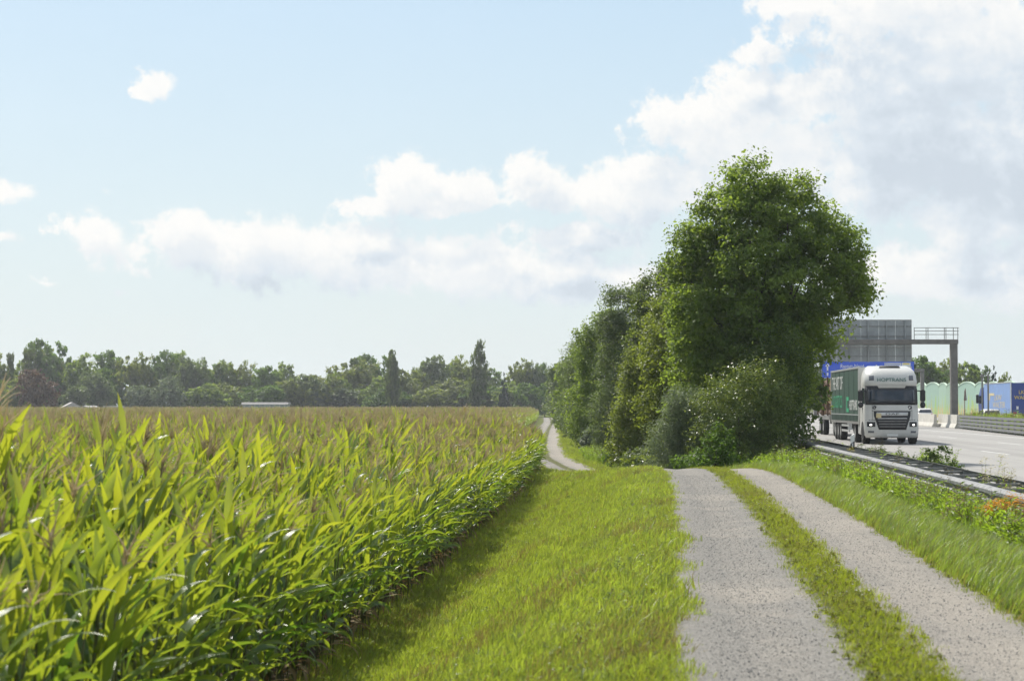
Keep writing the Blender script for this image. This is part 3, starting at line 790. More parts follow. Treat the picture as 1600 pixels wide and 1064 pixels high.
# profile of the cab front: height -> (y of the front, half width)
ZP = [.32, .45, .75, 1.05, 1.30, 1.60, 1.90, 2.05, 2.45, 2.80, 2.92, 3.05, 3.35, 3.60, 3.76, 3.86]
YP = [.10, .02, .00, .02, .04, .06, .09, .12, .22, .31, .24, .22, .34, .60, 1.00, 1.55]
HP = [1.17, 1.24, 1.26, 1.26, 1.26, 1.25, 1.24, 1.235, 1.225, 1.215, 1.22, 1.225, 1.20, 1.13, 1.03, .92]
def yf(z): return float(np.interp(z, ZP, YP))
def hwf(z): return float(np.interp(z, ZP, HP))
def front(x, z, off=0.0):
    s = min(1.0, abs(x) / hwf(z))
    return Vector((x, yf(z) + .34 * s ** 4.5 - off, z))
def cab_ring(z, yb):
    pts = []
    for k in range(25):
        s = math.sin((k / 24 - .5) * PI); pts.append(front(s * hwf(z), z))
    h = hwf(z)
    pts += [Vector((h, yb - .06, z)), Vector((h - .06, yb, z)), Vector((-h + .06, yb, z)), Vector((-h, yb - .06, z))]
    return pts
mb = MB(); mb.smooth = True
zz = [.32, .40, .45, .60, .75, .9, 1.05, 1.30, 1.60, 1.90, 2.05, 2.45, 2.80, 2.86, 2.92, 3.05, 3.2, 3.35, 3.50, 3.60, 3.70, 3.76, 3.82, 3.86]
mb.loft([cab_ring(z, 2.25) for z in zz])
cab = mb.build('cab', M['white_paint'], tr)
def patch(name, mat, x0, x1, z0, z1, off, parent=cab, nx=17, nz=5, edge=None, thick=.03):
    """curved panel lying off metres proud of the cab front; edge(z) may scale the width"""
    m_ = MB(); m_.smooth = True
    us = np.linspace(0, 1, nx); vs = np.linspace(0, 1, nz)
    def P(u, v, o):
        z = z0 + (z1 - z0) * v; k = edge(v) if edge else 1.0
        x = (x0 + (x1 - x0) * u) * k
        return front(max(-hwf(z) * .999, min(hwf(z) * .999, x)), z, o)
    outer = [[P(u, v, off) for u in us] for v in vs]; inner = [[P(u, v, off - thick) for u in us] for v in vs]
    vsall = [p for r in outer for p in r] + [p for r in inner for p in r]; n0 = nx * nz; fs = []
    for j in range(nz - 1):
        for i in range(nx - 1):
            a = j * nx + i; fs.append((a, a + 1, a + nx + 1, a + nx)); fs.append((n0 + a + nx, n0 + a + nx + 1, n0 + a + 1, n0 + a))
    bd_ = [i for i in range(nx)] + [j * nx + nx - 1 for j in range(1, nz)] + [(nz - 1) * nx + i for i in range(nx - 2, -1, -1)] + [j * nx for j in range(nz - 2, 0, -1)]
    for a, b in zip(bd_, bd_[1:] + bd_[:1]): fs.append((b, a, n0 + a, n0 + b))
    m_._add(vsall, fs)
    return m_.build(name, mat, parent)
patch('windscreen_surround', M['dark_plastic'], -1.22, 1.22, 1.93, 2.86, .012)
patch('windscreen', M['glass'], -1.08, 1.08, 2.02, 2.76, .022)
patch('sun_visor', M['white_paint'], -.68, .68, 2.76, 2.88, .05, edge=lambda v: .9 + .1 * v)
patch('windscreen_wiper', M['dark_plastic'], -.8, .1, 2.015, 2.035, .035, nz=2)
gp = patch('grille', M['dark_plastic'], -.86, .86, .72, 1.62, .015, edge=lambda v: .74 + .26 * min(1, v * 1.3))
patch('badge_panel', M['alu'], -.74, .74, 1.40, 1.57, .028, edge=lambda v: .97 + .03 * v)
for k in range(4):
    z = .84 + .135 * k; patch('grille_bar', M['alu'] if k == 3 else M['dull_steel'], -.60 - .03 * k, .60 + .03 * k, z, z + .045, .035, nz=3)
patch('bumper_gap', M['dark_plastic'], -1.22, 1.22, 1.18, 1.205, .004, nz=2)
patch('bonnet_gap', M['dark_plastic'], -.95, .95, 1.635, 1.65, .004, nz=2)
for s in (-1, 1):
    patch('headlight_housing', M['dark_plastic'], *(sorted((s * .80, s * 1.17))), .86, 1.10, .012)
    patch('headlight', M['lamp'], *(sorted((s * .95, s * 1.05))), .92, .99, .022, nx=7)
    patch('fog_light', M['lens'], *(sorted((s * .86, s * 1.12))), .56, .66, .012, nx=7)
    patch('roof_lamp', M['lens'], *(sorted((s * .82, s * 1.04))), 3.13, 3.38, .015, nx=7)
    patch('corner_gap', M['dark_plastic'], *(sorted((s * .92, s * .935))), 1.22, 1.93, .004, nx=3)
    m_ = MB(); m_.smooth = True
    c = front(s * .82, 1.80, .012)
    m_.tube([c + Vector((0, .02, 0)), c + Vector((0, -.006, 0))], .095, 18); m_.build('round_badge', M['dark_plastic'], cab)
text('L', .07, .11, M['print_white'], cab, Matrix.Translation(front(-.82, 1.80, .022)) @ UP)
m_ = MB(); c = front(.82, 1.80, .022); m_.prism([(c.x - .05, c.z - .03), (c.x + .01, c.z - .05), (c.x + .05, c.z + .04), (c.x - .02, c.z + .05)], 'y', c.y - .004, c.y); m_.build('badge_emblem', M['print_white'], cab)
text('DAF', .62, .10, M['dark_plastic'], cab, Matrix.Translation(front(0, 1.485, .034)) @ UP)
tilt = Matrix.Rotation(math.atan2(yf(3.3) - yf(3.08), .22), 4, 'X')
text('HOPTRANS', 1.36, .19, M['print_dgreen'], cab, Matrix.Translation(front(0, 3.16, .035)) @ tilt.inverted() @ UP)
m_ = MB(); c = front(0, .44, .02); m_.box(-.26, .26, c.y - .02, c.y, .40, .51); m_.build('number_plate', M['print_white'], cab)
m_ = MB(); c = front(-.6, 1.36, .03); m_.box(c.x - .16, c.x + .08, c.y - .02, c.y + .02, 1.30, 1.52); m_.build('sticker_plate', M['print_faded'], cab)
m_ = MB(); m_.smooth = True; m_.loft([[(-.5, .98, 3.77), (.5, .98, 3.77), (.42, 1.42, 3.845), (-.42, 1.42, 3.845)], [(-.46, 1.0, 3.83), (.46, 1.0, 3.83), (.38, 1.4, 3.88), (-.38, 1.4, 3.88)]]); m_.build('roof_hatch', M['dark_plastic'], cab)
for s in (-1, 1):
    h = 1.235
    m_ = MB(); m_.prism([(.42, 1.98), (1.38, 1.98), (1.38, 2.75), (.62, 2.75)], 'x', s * h - .012, s * (h + .006)); m_.build('side_window', M['glass'], cab)
    m_ = MB(); m_.prism([(1.43, 1.0), (1.45, 1.0), (1.45, 2.8), (1.43, 2.8)], 'x', s * 1.24, s * 1.262); m_.build('door_gap', M['dark_plastic'], cab)
    m_ = MB(); m_.box(*sorted((s * 1.25, s * 1.275)), 1.25, 1.40, 1.72, 1.78); m_.build('door_handle', M['dark_plastic'], cab)
    # mirrors on their arm
    mi = MB(); mi.tube([(s * 1.22, .42, 2.62), (s * 1.45, .30, 2.60)], .03, 6); mi.box(*sorted((s * 1.33, s * 1.58)), .20, .34, 2.10, 2.66, .05)
    mm_ = mi.build('mirror', M['dark_plastic'], cab)
    mi = MB(); mi.smooth = True; mi.loft([[(s * 1.455 + .125 * a * math.cos(q), .27 + .08 * b2_ , 1.93 + .15 * a * math.sin(q)) for q in np.linspace(0, 2 * PI, 13)[:-1]] for a, b2_ in ((.5, -1.1), (1, -.6), (1, .6), (.6, 1))]); mi.build('wide_mirror', M['dark_plastic'], cab)
    # wheel arch
    m_ = MB(); arch = [(1.28 + .66 * math.cos(a), .50 + .62 * math.sin(a)) for a in np.linspace(0, PI, 13)]
    m_.prism(arch + [(.62, .3), (1.94, .3)][::-1], 'x', s * 1.15, s * 1.264); m_.build('wheel_arch', M['dark_plastic'], cab)
    wheel(tr, s * 1.10, 1.28)
    m_ = MB(); m_.box(*sorted((s * .85, s * 1.22)), 2.45, 3.55, .45, 1.10, .05); m_.build('fuel_tank', M['alu'], tr)
    wheel(tr, s * 1.06, 4.95)
    m_ = MB(); m_.prism([(4.95 + .64 * math.cos(a), .52 + .62 * math.sin(a)) for a in np.linspace(.15, PI - .15, 11)] + [(4.95 + .58 * math.cos(a), .52 + .56 * math.sin(a)) for a in np.linspace(PI - .15, .15, 11)], 'x', s * .82, s * 1.24); m_.build('mudguard', M['dark_plastic'], tr)
m_ = MB(); m_.box(-.45, .45, .9, 13.5, .62, .92); m_.build('chassis', M['dark_plastic'], tr)
m_ = MB(); m_.box(-1.1, 1.1, 2.3, 2.42, .95, 3.6); m_.build('cab_rear_fairing', M['white_paint'], tr)
# trailer
T0, TL_, TZ0, TZ1 = 2.85, 13.6, .96, 3.84
trl = semi_trailer_body(tr, T0, TL_, M['curtain_green'], TZ1, TZ0 + .3)
m_ = MB(); m_.box(-1.275, 1.275, T0 - .06, T0 - .002, TZ0 + .1, TZ1 - .01, .02); m_.build('front_wall', M['white_paint'], trl)
for s in (-1, 1):
    m_ = MB(); m_.box(*sorted((s * 1.20, s * 1.285)), T0 - .05, T0 + TL_, TZ1 - .075, TZ1 + .02); m_.build('roof_rail', M['alu'], trl)
    m_ = MB(); m_.box(*sorted((s * 1.18, s * 1.28)), T0, T0 + TL_, TZ0, TZ0 + .13); m_.build('floor_rail', M['dull_steel'], trl)
    m_ = MB(); m_.box(*sorted((s * 1.252, s * 1.268)), T0 + .1, T0 + TL_ - .1, TZ0 + .14, TZ0 + .44); m_.build('curtain_hem', M['curtain_green'], trl)
    m_ = MB(); m_.box(*sorted((s * 1.252, s * 1.266)), T0 + .05, T0 + TL_ - .05, TZ0 + .445, TZ0 + .49); m_.build('hem_strip', M['alu'], trl)
    bk = MB(); bk.box(*sorted((s * 1.269, s * 1.282)), -.045, .045, TZ0 + .10, TZ0 + .43); bkm = bk.mesh('buckle', M['dark_plastic'])
    for k in range(21): obj('buckle', bkm, trl, (0, T0 + .35 + k * .645, 0))
    ps = MB(); ps.box(*sorted((s * 1.251, s * 1.263)), -.02, .02, TZ0 + .5, TZ1 - .09); psm = ps.mesh('curtain_seam', M['curtain_green'])
    for k in range(5): obj('curtain_seam', psm, trl, (0, T0 + 2.2 + k * 2.3, 0))
    m_ = MB(); m_.box(*sorted((s * 1.22, s * 1.28)), T0 - .03, T0 + .1, TZ0, TZ1 - .08); m_.build('front_post', M['white_paint'], trl)
    m_ = MB(); m_.box(*sorted((s * 1.22, s * 1.28)), T0 + TL_ - .08, T0 + TL_ + .03, TZ0, TZ1 - .08); m_.build('rear_post', M['white_paint'], trl)
    for k in range(3): wheel(tr, s * 1.06, T0 + 9.0 + 1.32 * k)
    for z in (.5, .78):
        m_ = MB(); m_.box(*sorted((s * 1.21, s * 1.25)), T0 + 4.4, T0 + 8.2, z, z + .12); m_.build('side_guard', M['alu'], tr)
    m_ = MB(); m_.box(*sorted((s * .55, s * .75)), T0 + 3.2, T0 + 3.4, .25, .95); m_.build('landing_leg', M['dull_steel'], tr)
LEFT = Matrix(((0, 0, -1, 0), (-1, 0, 0, 0), (0, 1, 0, 0), (0, 0, 0, 1)))   # lettering on the -X side, reading towards the cab
def on_side(yc, zc): return Matrix.Translation((-1.266, yc, zc)) @ LEFT
YR = T0 + TL_
text('THE ART OF', 5.4, .72, M['print_white'], trl, on_side(YR - .7 - 2.7, 3.12))
text('LOGISTICS', 5.0, .68, M['print_green'], trl, on_side(YR - .9 - 2.5, 2.10))
text('HOPTRANS', 3.5, .52, M['print_white'], trl, on_side(YR - 11.2, 1.92))
m_ = MB(); m_.prism([(YR - 8.0, 1.55), (YR - 9.1, 1.55), (YR - 9.1, 1.75), (YR - 8.35, 1.75), (YR - 8.35, 2.15), (YR - 9.1, 2.15), (YR - 9.1, 2.35), (YR - 8.0, 2.35)], 'x', -1.270, -1.264); m_.build('logo', M['print_green'], trl)

# ---- log truck following behind
LY = 120.7
lt = thing('log_truck', 'timber truck half hidden behind the tree and the green trailer', 'truck', (20.45, LY, ROAD_Z), -math.atan(.054))
m_ = MB(); m_.box(-1.2, 1.2, 0, 7.2, .95, 1.2); m_.box(-.45, .45, -1.5, 7.2, .65, .95); m_.build('load_bed', M['dull_steel'], lt)
m_ = MB(); m_.loft([[(-1.2, -3.6, .4), (1.2, -3.6, .4), (1.2, -1.6, .4), (-1.2, -1.6, .4)], [(-1.22, -3.65, 1.8), (1.22, -3.65, 1.8), (1.22, -1.6, 1.8), (-1.22, -1.6, 1.8)], [(-1.18, -3.4, 2.9), (1.18, -3.4, 2.9), (1.18, -1.6, 2.9), (-1.18, -1.6, 2.9)]]); m_.build('cab', M['white_paint'], lt)
m_ = MB(); m_.box(-1.05, 1.05, -3.62, -3.52, 1.85, 2.7); m_.build('windscreen', M['glass'], lt)
for y in (.6, 3.2, 4.0, 6.6):
    for s in (-1, 1):
        m_ = MB(); m_.box(*sorted((s * 1.20, s * 1.30)), y - .06, y + .06, 1.201, 3.55); m_.build('stake', M['log_bark'], lt)
for y in (-2.6, 3.6, 5.4):
    for s in (-1, 1): wheel(lt, s * 1.06, y)
lm = []
for v in range(3):
    m_ = MB(); n = 11; r = (.15, .19, .23)[v]; ph = v * 1.3
    rr = [r * (1 + .12 * math.sin(2 * k * 2 * PI / n + ph)) for k in range(n)]
    m_.loft([[(rr[k] * math.cos(2 * PI * k / n) * (1 - .06 * q), y, rr[k] * math.sin(2 * PI * k / n) * (1 - .06 * q)) for k in range(n)] for q, y in ((0, -1.5), (0, 0), (1, 1.5))])
    me = m_.mesh('log', [M['log_bark'], M['log_end']])
    for p in me.polygons:
        if abs(p.normal.y) > .9: p.material_index = 1
    lm.append(me)
mw = Matrix.Translation(lt.location) @ Matrix.Rotation(-math.atan(.054), 4, 'Z')
kk = 0
for bay in (1.9, 5.3):
    for iz in range(6):
        for ix in range(6):
            o = obj('log', lm[(kk * 7 + iz) % 3])
            o.matrix_world = mw @ Matrix.Translation((-1.0 + ix * .40 + (iz % 2) * .06, bay + ((kk * 13) % 7 - 3) * .06, 1.40 + iz * .36)) @ Matrix.Rotation(kk * .7, 4, 'Y')
            tag(o, 'cut log stacked between the stakes of the timber truck', 'log', 'logs loaded on the timber truck'); kk += 1

# ---- blue truck driving away on the other carriageway
BY = 188.0
bt = thing('semi_truck', 'blue articulated truck with yellow lettering driving away on far carriageway', 'truck')
bt.matrix_world = Matrix.Translation((PXY(1600, BY), BY, ROAD_Z)) @ Matrix.Rotation(-math.atan(.05), 4, 'Z')
bx = semi_trailer_body(bt, 0, 13.6, M['tarp_lblue'], 4.0, .9)
m_ = MB(); m_.box(-1.25, 1.25, -.05, -.002, 1.0, 3.93); m_.build('rear_door', M['truck_blue'], bx)
for s in (-1, 1):
    m_ = MB(); m_.box(*sorted((s * 1.20, s * 1.275)), -.06, .08, .95, 4.0); m_.build('rear_post', M['alu'], bx)
    m_ = MB(); m_.box(*sorted((s * 1.20, s * 1.275)), 0, 13.6, 3.93, 4.02); m_.build('roof_rail', M['alu'], bx)
    m_ = MB(); m_.box(*sorted((s * 1.20, s * 1.275)), 0, 13.6, .90, 1.02); m_.build('floor_rail', M['dull_steel'], bx)
    for k in range(3): wheel(bt, s * 1.06, 2.6 + 1.32 * k)
    wheel(bt, s * 1.06, 12.2); wheel(bt, s * 1.1, 15.6)
    m_ = MB(); m_.box(*sorted((s * 1.28, s * 1.55)), 16.25, 16.42, 2.0, 2.9, .04); m_.build('mirror', M['dark_plastic'], bt)
    m_ = MB(); m_.box(*sorted((s * 1.20, s * 1.26)), 14.9, 16.3, 1.95, 2.75); m_.build('side_window', M['glass'], bt)
    m_ = MB(); m_.box(*sorted((s * .75, s * 1.05)), -.09, -.055, 1.02, 1.16); m_.build('tail_lamp', M['red'], bt)
m_ = MB(); m_.box(-1.1, 1.1, -.12, -.05, .45, .62); m_.build('rear_bumper', M['dull_steel'], bt)
m_ = MB(); m_.smooth = False; m_.loft([[(-h, y0_, z), (h, y0_, z), (h, y1_, z), (-h, y1_, z)] for z, y0_, y1_, h in ((.4, 14.2, 16.7, 1.2), (1.8, 14.2, 16.75, 1.24), (2.9, 14.2, 16.5, 1.22), (3.6, 14.3, 15.9, 1.15))]); m_.build('cab', M['truck_blue'], bt)
text('LKW', 1.0, .34, M['print_yellow'], bx, Matrix.Translation((0, -.056, 3.05)) @ UP)
text('WALTER', 1.9, .34, M['print_yellow'], bx, Matrix.Translation((0, -.056, 2.55)) @ UP)
m_ = MB(); m_.box(-.75, -.55, -.062, -.052, 1.42, 1.72); m_.build('label_plate', M['print_white'], bx)
text('LKW', 3.6, .55, M['print_faded'], bx, Matrix.Translation((-1.262, 6.2, 2.55)) @ LEFT)
text('WALTER', 6.2, .55, M['print_faded'], bx, Matrix.Translation((-1.262, 5.8, 1.85)) @ LEFT)
m_ = MB(); m_.prism([(10.8, 2.3), (10.8, 3.0), (8.2, 3.0), (8.2, 2.75), (10.3, 2.75), (10.3, 2.3)], 'x', -1.268, -1.251); m_.build('logo', M['print_faded'], bx)

# ---- two white cars
def car(X, Y, label, rot):
    t = thing('white_car', label, 'car', (X, Y, ROAD_Z), rot)
    m_ = MB(); m_.smooth = True
    # lengthwise stations: (y, half width, z of sill, z of shoulder)
    st = [(0, .70, .42, .85), (.12, .82, .25, .98), (.9, .90, .22, 1.0), (2.2, .91, .22, .98), (3.3, .90, .22, .92), (4.1, .82, .25, .78), (4.3, .66, .4, .66)]
    m_.loft([[(-h, y, a + .08), (-h * .93, y, a), (h * .93, y, a), (h, y, a + .08), (h, y, b - .1), (h * .9, y, b), (-h * .9, y, b), (-h, y, b - .1)] for y, h, a, b in st]); body = m_.build('body', M['white_paint'], t)
    m_ = MB(); m_.smooth = True
    cs = [(.18, .74, 1.0), (.55, .70, 1.36), (.95, .68, 1.46), (1.7, .68, 1.48), (2.3, .69, 1.40), (3.1, .74, .96)]
    m_.loft([[(-h - .06, y, .93), (h + .06, y, .93), (h, y, z - .05), (h * .85, y, z), (-h * .85, y, z), (-h, y, z - .05)] for y, h, z in cs]); m_.build('roof', M['white_paint'], t)
    m_ = MB(); m_.loft([[(-.66, .215, 1.02), (.66, .215, 1.02), (.60, .50, 1.32), (-.60, .50, 1.32)], [(-.66, .19, 1.035), (.66, .19, 1.035), (.60, .475, 1.335), (-.60, .475, 1.335)]]); m_.build('rear_window', M['glass'], t)
    for s in (-1, 1):
        m_ = MB(); m_.prism([(.75, 1.02), (2.75, 1.02), (2.25, 1.33), (1.0, 1.38)], 'x', s * .755, s * .785); m_.build('side_window', M['glass'], t)
        for y in (.85, 3.45): wheel(t, s * .80, y, False)
        m_ = MB(); m_.box(*sorted((s * .56, s * .80)), .02, .14, .76, .92, .02); m_.build('tail_lamp', M['red'], t)
    m_ = MB(); m_.box(-.26, .26, -.02, .02, .55, .66); m_.build('number_plate', M['print_white'], t)
car(PXY(1446, 212), 212, 'white car just right of the white truck on the far carriageway', -.05)
car(PXY(1551, 175), 175, 'white car in front of the blue trailer behind the median plants', -.05)

# ------------------------------------------------------------------ trees and shrubs
M['leaf_maple'] = leaf_mat('maple_leaf', (0.048, 0.092, 0.022), (0.138, 0.195, 0.042), (0.38, 0.52, 0.05), .42, .5, .25)
M['leaf_dark'] = leaf_mat('dark_leaf', (0.032, 0.062, 0.022), (0.080, 0.120, 0.034), (0.17, 0.26, 0.03), .36, .5, .3)
M['leaf_mid'] = leaf_mat('mid_green_leaf', (0.040, 0.072, 0.022), (0.100, 0.135, 0.038), (0.22, 0.30, 0.04), .38, .5, .3)
M['leaf_olive'] = leaf_mat('olive_leaf', (0.050, 0.086, 0.020), (0.140, 0.170, 0.034), (0.34, 0.42, 0.04), .42, .5, .3)
M['leaf_silver'] = leaf_mat('silvery_willow_leaf', (0.095, 0.130, 0.080), (0.200, 0.245, 0.165), (0.26, 0.34, 0.12), .36, .5, .35)
M['leaf_ivy'] = leaf_mat('glossy_small_leaf', (0.040, 0.080, 0.020), (0.120, 0.180, 0.048), (0.32, 0.40, 0.05), .38, .36, .55)
M['leaf_bright'] = leaf_mat('bright_green_leaf', (0.045, 0.095, 0.014), (0.090, 0.165, 0.022), (0.20, 0.34, 0.03), .40, .55, .2)
M['leaf_copper'] = leaf_mat('copper_leaf', (0.085, 0.045, 0.020), (0.170, 0.095, 0.038), (0.18, 0.10, 0.03), .25, .55, .3)
M['leaf_field'] = leaf_mat('grey_green_leaf', (0.055, 0.090, 0.040), (0.125, 0.165, 0.080), (0.26, 0.35, 0.08), .38, .5, .3)
M['needle'] = leaf_mat('blue_green_needle', (0.022, 0.042, 0.026), (0.048, 0.078, 0.042), (0.04, 0.08, 0.03), .15, .6, .3)

def crown_mesh(name, blobs, n_leaf, leaf, mat, seed, clump=0.5, per=26, droop=0.35, shell=0.62, slim=0.62, bough=0.0):
    """leaf faces gathered in twig clumps that fill the given ellipsoids (cx,cy,cz,rx,ry,rz); the outline stays ragged and open"""
    r = np.random.default_rng(seed)
    blobs = np.array(blobs, dtype=float)
    vol = blobs[:, 3] * blobs[:, 4] * blobs[:, 5]
    area = vol ** (2 / 3)
    ncl = max(6, n_leaf // per)
    bi = r.choice(len(blobs), ncl, p=area / area.sum())
    d = r.normal(size=(ncl, 3)); d /= np.linalg.norm(d, axis=1)[:, None]
    rad = shell + (1.03 - shell) * r.random(ncl) ** .7
    inner = r.random(ncl) < .25
    rad[inner] = r.random(inner.sum()) ** .5 * .8
    # lobes: push clumps in and out with a few low-frequency waves so the outline is uneven
    ph = r.random(12) * 6.28
    lob = 1 + .09 * np.sin(4 * np.arctan2(d[:, 1], d[:, 0]) + ph[0] + bi) + .09 * np.sin(5.3 * d[:, 2] + 3 * d[:, 0] + ph[1] + 2 * bi) + .05 * np.sin(11 * d[:, 0] + 9 * d[:, 2] + ph[2])
    C = blobs[bi, :3] + d * blobs[bi, 3:] * (rad * lob)[:, None]
    ctint = np.clip(r.normal(.45, .30, ncl), 0, 1)
    if bough > 0:      # clumps gather on boughs, with darker gaps between them
        nb = max(12, int(area.sum() * 2.6 / bough ** 2)); bsel = r.choice(ncl, min(nb, ncl), replace=False)
        B = C[bsel]; bt = np.clip(r.normal(.45, .28, len(B)), 0, 1)
        near_ = np.argmin(((C[:, None, :] - B[None]) ** 2).sum(2), 1)
        C = B[near_] + (C - B[near_]) * .80; C[:, 2] -= .06 * bough * r.random(ncl)
        ctint = np.clip(.6 * bt[near_] + .4 * ctint, 0, 1)
    cs = clump * (.55 + .8 * r.random(ncl))
    ci = r.integers(0, ncl, n_leaf)
    off = np.clip(r.normal(size=(n_leaf, 3)), -1.7, 1.7) * .40
    off[:, 2] *= .62
    # twigs reach outwards
    P = C[ci] + off * cs[ci][:, None] + d[ci] * (cs[ci] * r.random(n_leaf) * .5)[:, None]
    nrm = r.normal(size=(n_leaf, 3)) * .75 + d[ci] * .55 + np.array([0, 0, .75])
    nrm /= np.linalg.norm(nrm, axis=1)[:, None]
    ax = r.normal(size=(n_leaf, 3)); ax[:, 2] -= droop
    ax -= nrm * (ax * nrm).sum(1)[:, None]; ax /= np.linalg.norm(ax, axis=1)[:, None] + 1e-9
    sd = np.cross(nrm, ax)
    s = leaf * (.55 + .8 * r.random(n_leaf))[:, None]
    V = np.empty((n_leaf, 4, 3))
    V[:, 0] = P - ax * s * .5; V[:, 1] = P + sd * s * slim * .5 + nrm * s * .10 + ax * s * .05
    V[:, 2] = P + ax * s * .5 - nrm * s * .08; V[:, 3] = P - sd * s * slim * .5 + nrm * s * .10 + ax * s * .05
    V[:, :, 2] = np.maximum(V[:, :, 2], .03)
    F = np.arange(n_leaf * 4).reshape(-1, 4)
    tint = np.clip(ctint[ci] + r.normal(0, .16, n_leaf), 0, 1)
    return mesh_np(name, V.reshape(-1, 3), F, [mat], False, {'tint': ('FACE', tint)}), C, d

def trunk_mesh(h, r0, C, seed, n_limb=9, top=.75, stems=1):
    """tapered trunk with limbs that reach towards some of the twig clumps"""
    r = np.random.default_rng(seed); mb = MB(); mb.smooth = True
    for s in range(stems):
        a = r.random() * 6.28; sp = 0 if stems == 1 else r0 * 2.2
        bx, by = math.cos(a) * sp, math.sin(a) * sp
        lean = r.normal(0, .05, 2) * h + (np.array([bx, by]) * 2 if stems > 1 else 0)
        pts = [(bx + lean[0] * t * t, by + lean[1] * t * t, h * top * t - (.3 if t == 0 else 0)) for t in np.linspace(0, 1, 7)]
        mb.tube(pts, [r0 * (1.35 if i == 0 else 1 - .12 * i) for i in range(7)], 8)
        for k in range(n_limb):
            c = C[r.integers(len(C))]; t = .3 + .65 * r.random(); b = np.array(pts[int(t * 6)])
            if c[2] < b[2]: continue
            m = (b + c) / 2 + r.normal(0, .06, 3) * h * .4 + np.array([0, 0, .03 * h])
            mb.tube([b, m, b + (c - b) * .93], [r0 * .42, r0 * .26, r0 * .07], 5)
    return mb.mesh('trunk', M['bark'])

TREES = {}
def tree(name, label, cat, X, Y, blobs, n_leaf, leaf, mat, seed, r0=.14, group=None, z=None, stems=1, **kw):
    zz_ = float(ground_z(X, Y)) if z is None else z
    t = thing(name, label, cat, (X, Y, zz_), 0, group)
    h = max(b[2] + b[5] for b in blobs)
    me, C, d = crown_mesh('crown', blobs, n_leaf, leaf, M[mat], seed, **kw)
    obj('crown', me, t); obj('trunk', trunk_mesh(h, r0, C, seed + 1, 9 if stems == 1 else 3, .75 if stems == 1 else .5, stems=stems), t)
    return t

# the big maple at the motorway side and the bushy row running away from it
tree('maple_tree', 'tall round maple with dense green crown, largest of the roadside row', 'tree', 8.55, 67.5,
     [(0, .2, 6.0, 3.0, 2.8, 2.9), (-.6, 0, 7.6, 2.1, 2.2, 1.9), (1.7, 0, 6.2, 2.0, 2.0, 1.8), (-1.9, 0, 5.4, 1.5, 1.9, 2.3), (.1, 0, 3.6, 1.75, 2.0, 2.3), (-.6, -.4, 3.4, 2.2, 1.8, 2.4),
      (-.55, 0, 9.4, 1.3, 1.3, 1.1), (2.3, 0, 7.7, 1.1, 1.1, .9), (-2.3, 0, 7.2, .9, 1.1, 1.0), (2.65, 0, 7.1, .95, 1.0, .85), (3.2, 0, 5.9, .65, .8, .4), (1.35, .3, 8.35, 1.2, 1.2, 1.0), (.65, 0, 9.0, 1.3, 1.2, .9), (-1.4, 0, 8.3, 1.0, 1.1, .9), (-1.9, 0, 3.4, 1.4, 1.6, 2.4), (1.45, 0, 4.9, .9, 1, .8)], 112000, .13, 'leaf_maple', 21, .22, clump=.46, per=40, bough=.85)
tree('elder_bush', 'dark dense bush under the maple beside the guard rail', 'bush', 8.2, 64.4,
     [(0, 0, 2.1, 1.1, 1.0, 2.1), (-.6, .2, 1.6, 1.1, .9, 1.6), (.6, .3, 3.2, .8, .9, 1.5), (.7, .3, 1.2, .6, .6, 1.1)], 21000, .10, 'leaf_dark', 22, .06, stems=3, clump=.36, slim=.5)
tree('privet_bush', 'speckled glossy small leaved bush before the maple', 'bush', 7.15, 62.3,
     [(0, 0, 1.1, 1.0, .8, 1.2), (-.8, 0, .8, .8, .7, .9), (.45, .5, 2.1, .9, .8, 1.3), (.85, .2, 1.2, .7, .7, 1.3), (-.5, .6, 1.9, .7, .7, 1.2), (1.0, .6, 2.6, .6, .6, .9), (-1.0, .5, 1.7, .5, .6, .9)], 34000, .075, 'leaf_ivy', 23, .03, stems=3, clump=.42, slim=.55)
tree('willow_bush', 'silver leaved willow bush at the end of the gravel track', 'bush', 5.35, 63.5,
     [(0, 0, 1.15, .8, .65, 1.2), (-.35, 0, .7, .75, .6, .75), (.3, .1, 1.9, .55, .5, .75), (.5, .1, .8, .6, .5, .85), (-.1, .1, 2.2, .35, .4, .5)], 24000, .085, 'leaf_silver', 24, .018, stems=3, clump=.30, slim=.3)
tree('bramble_bush', 'low bright green bramble bush between track and maple', 'bush', 6.2, 60.5, [(0, .6, .5, .6, .5, .55), (.5, .2, .25, .6, .5, .28), (-.6, .1, .22, .6, .5, .28), (.2, .8, .9, .4, .4, .5)], 6500, .085, 'leaf_bright', 25, .02, stems=2, clump=.25)
tree('hazel_tree', 'yellowish green hazel tree left of the tall maple', 'tree', 6.6, 75,
     [(0, 0, 4.4, 1.5, 1.6, 3.0), (-.6, 0, 3.0, 1.3, 1.4, 2.6), (.5, 0, 6.4, 1.1, 1.2, 1.7), (.1, 0, 7.6, .7, .8, .8), (-.2, -.4, 1.4, 1.3, 1.2, 1.5)], 48000, .12, 'leaf_olive', 26, .13, clump=.38, bough=.8)
tree('hawthorn_tree', 'bushy olive hawthorn with yellowing leaves behind the willow bush', 'tree', 5.75, 86,
     [(0, 0, 2.6, 1.3, 1.4, 2.6), (-.5, 0, 1.6, 1.2, 1.2, 1.7), (.4, 0, 4.6, 1.2, 1.3, 1.6), (.7, 0, 6.3, .8, 1.0, 1.2)], 38000, .12, 'leaf_olive', 27, .11, clump=.38, bough=.8, z=-1.2)
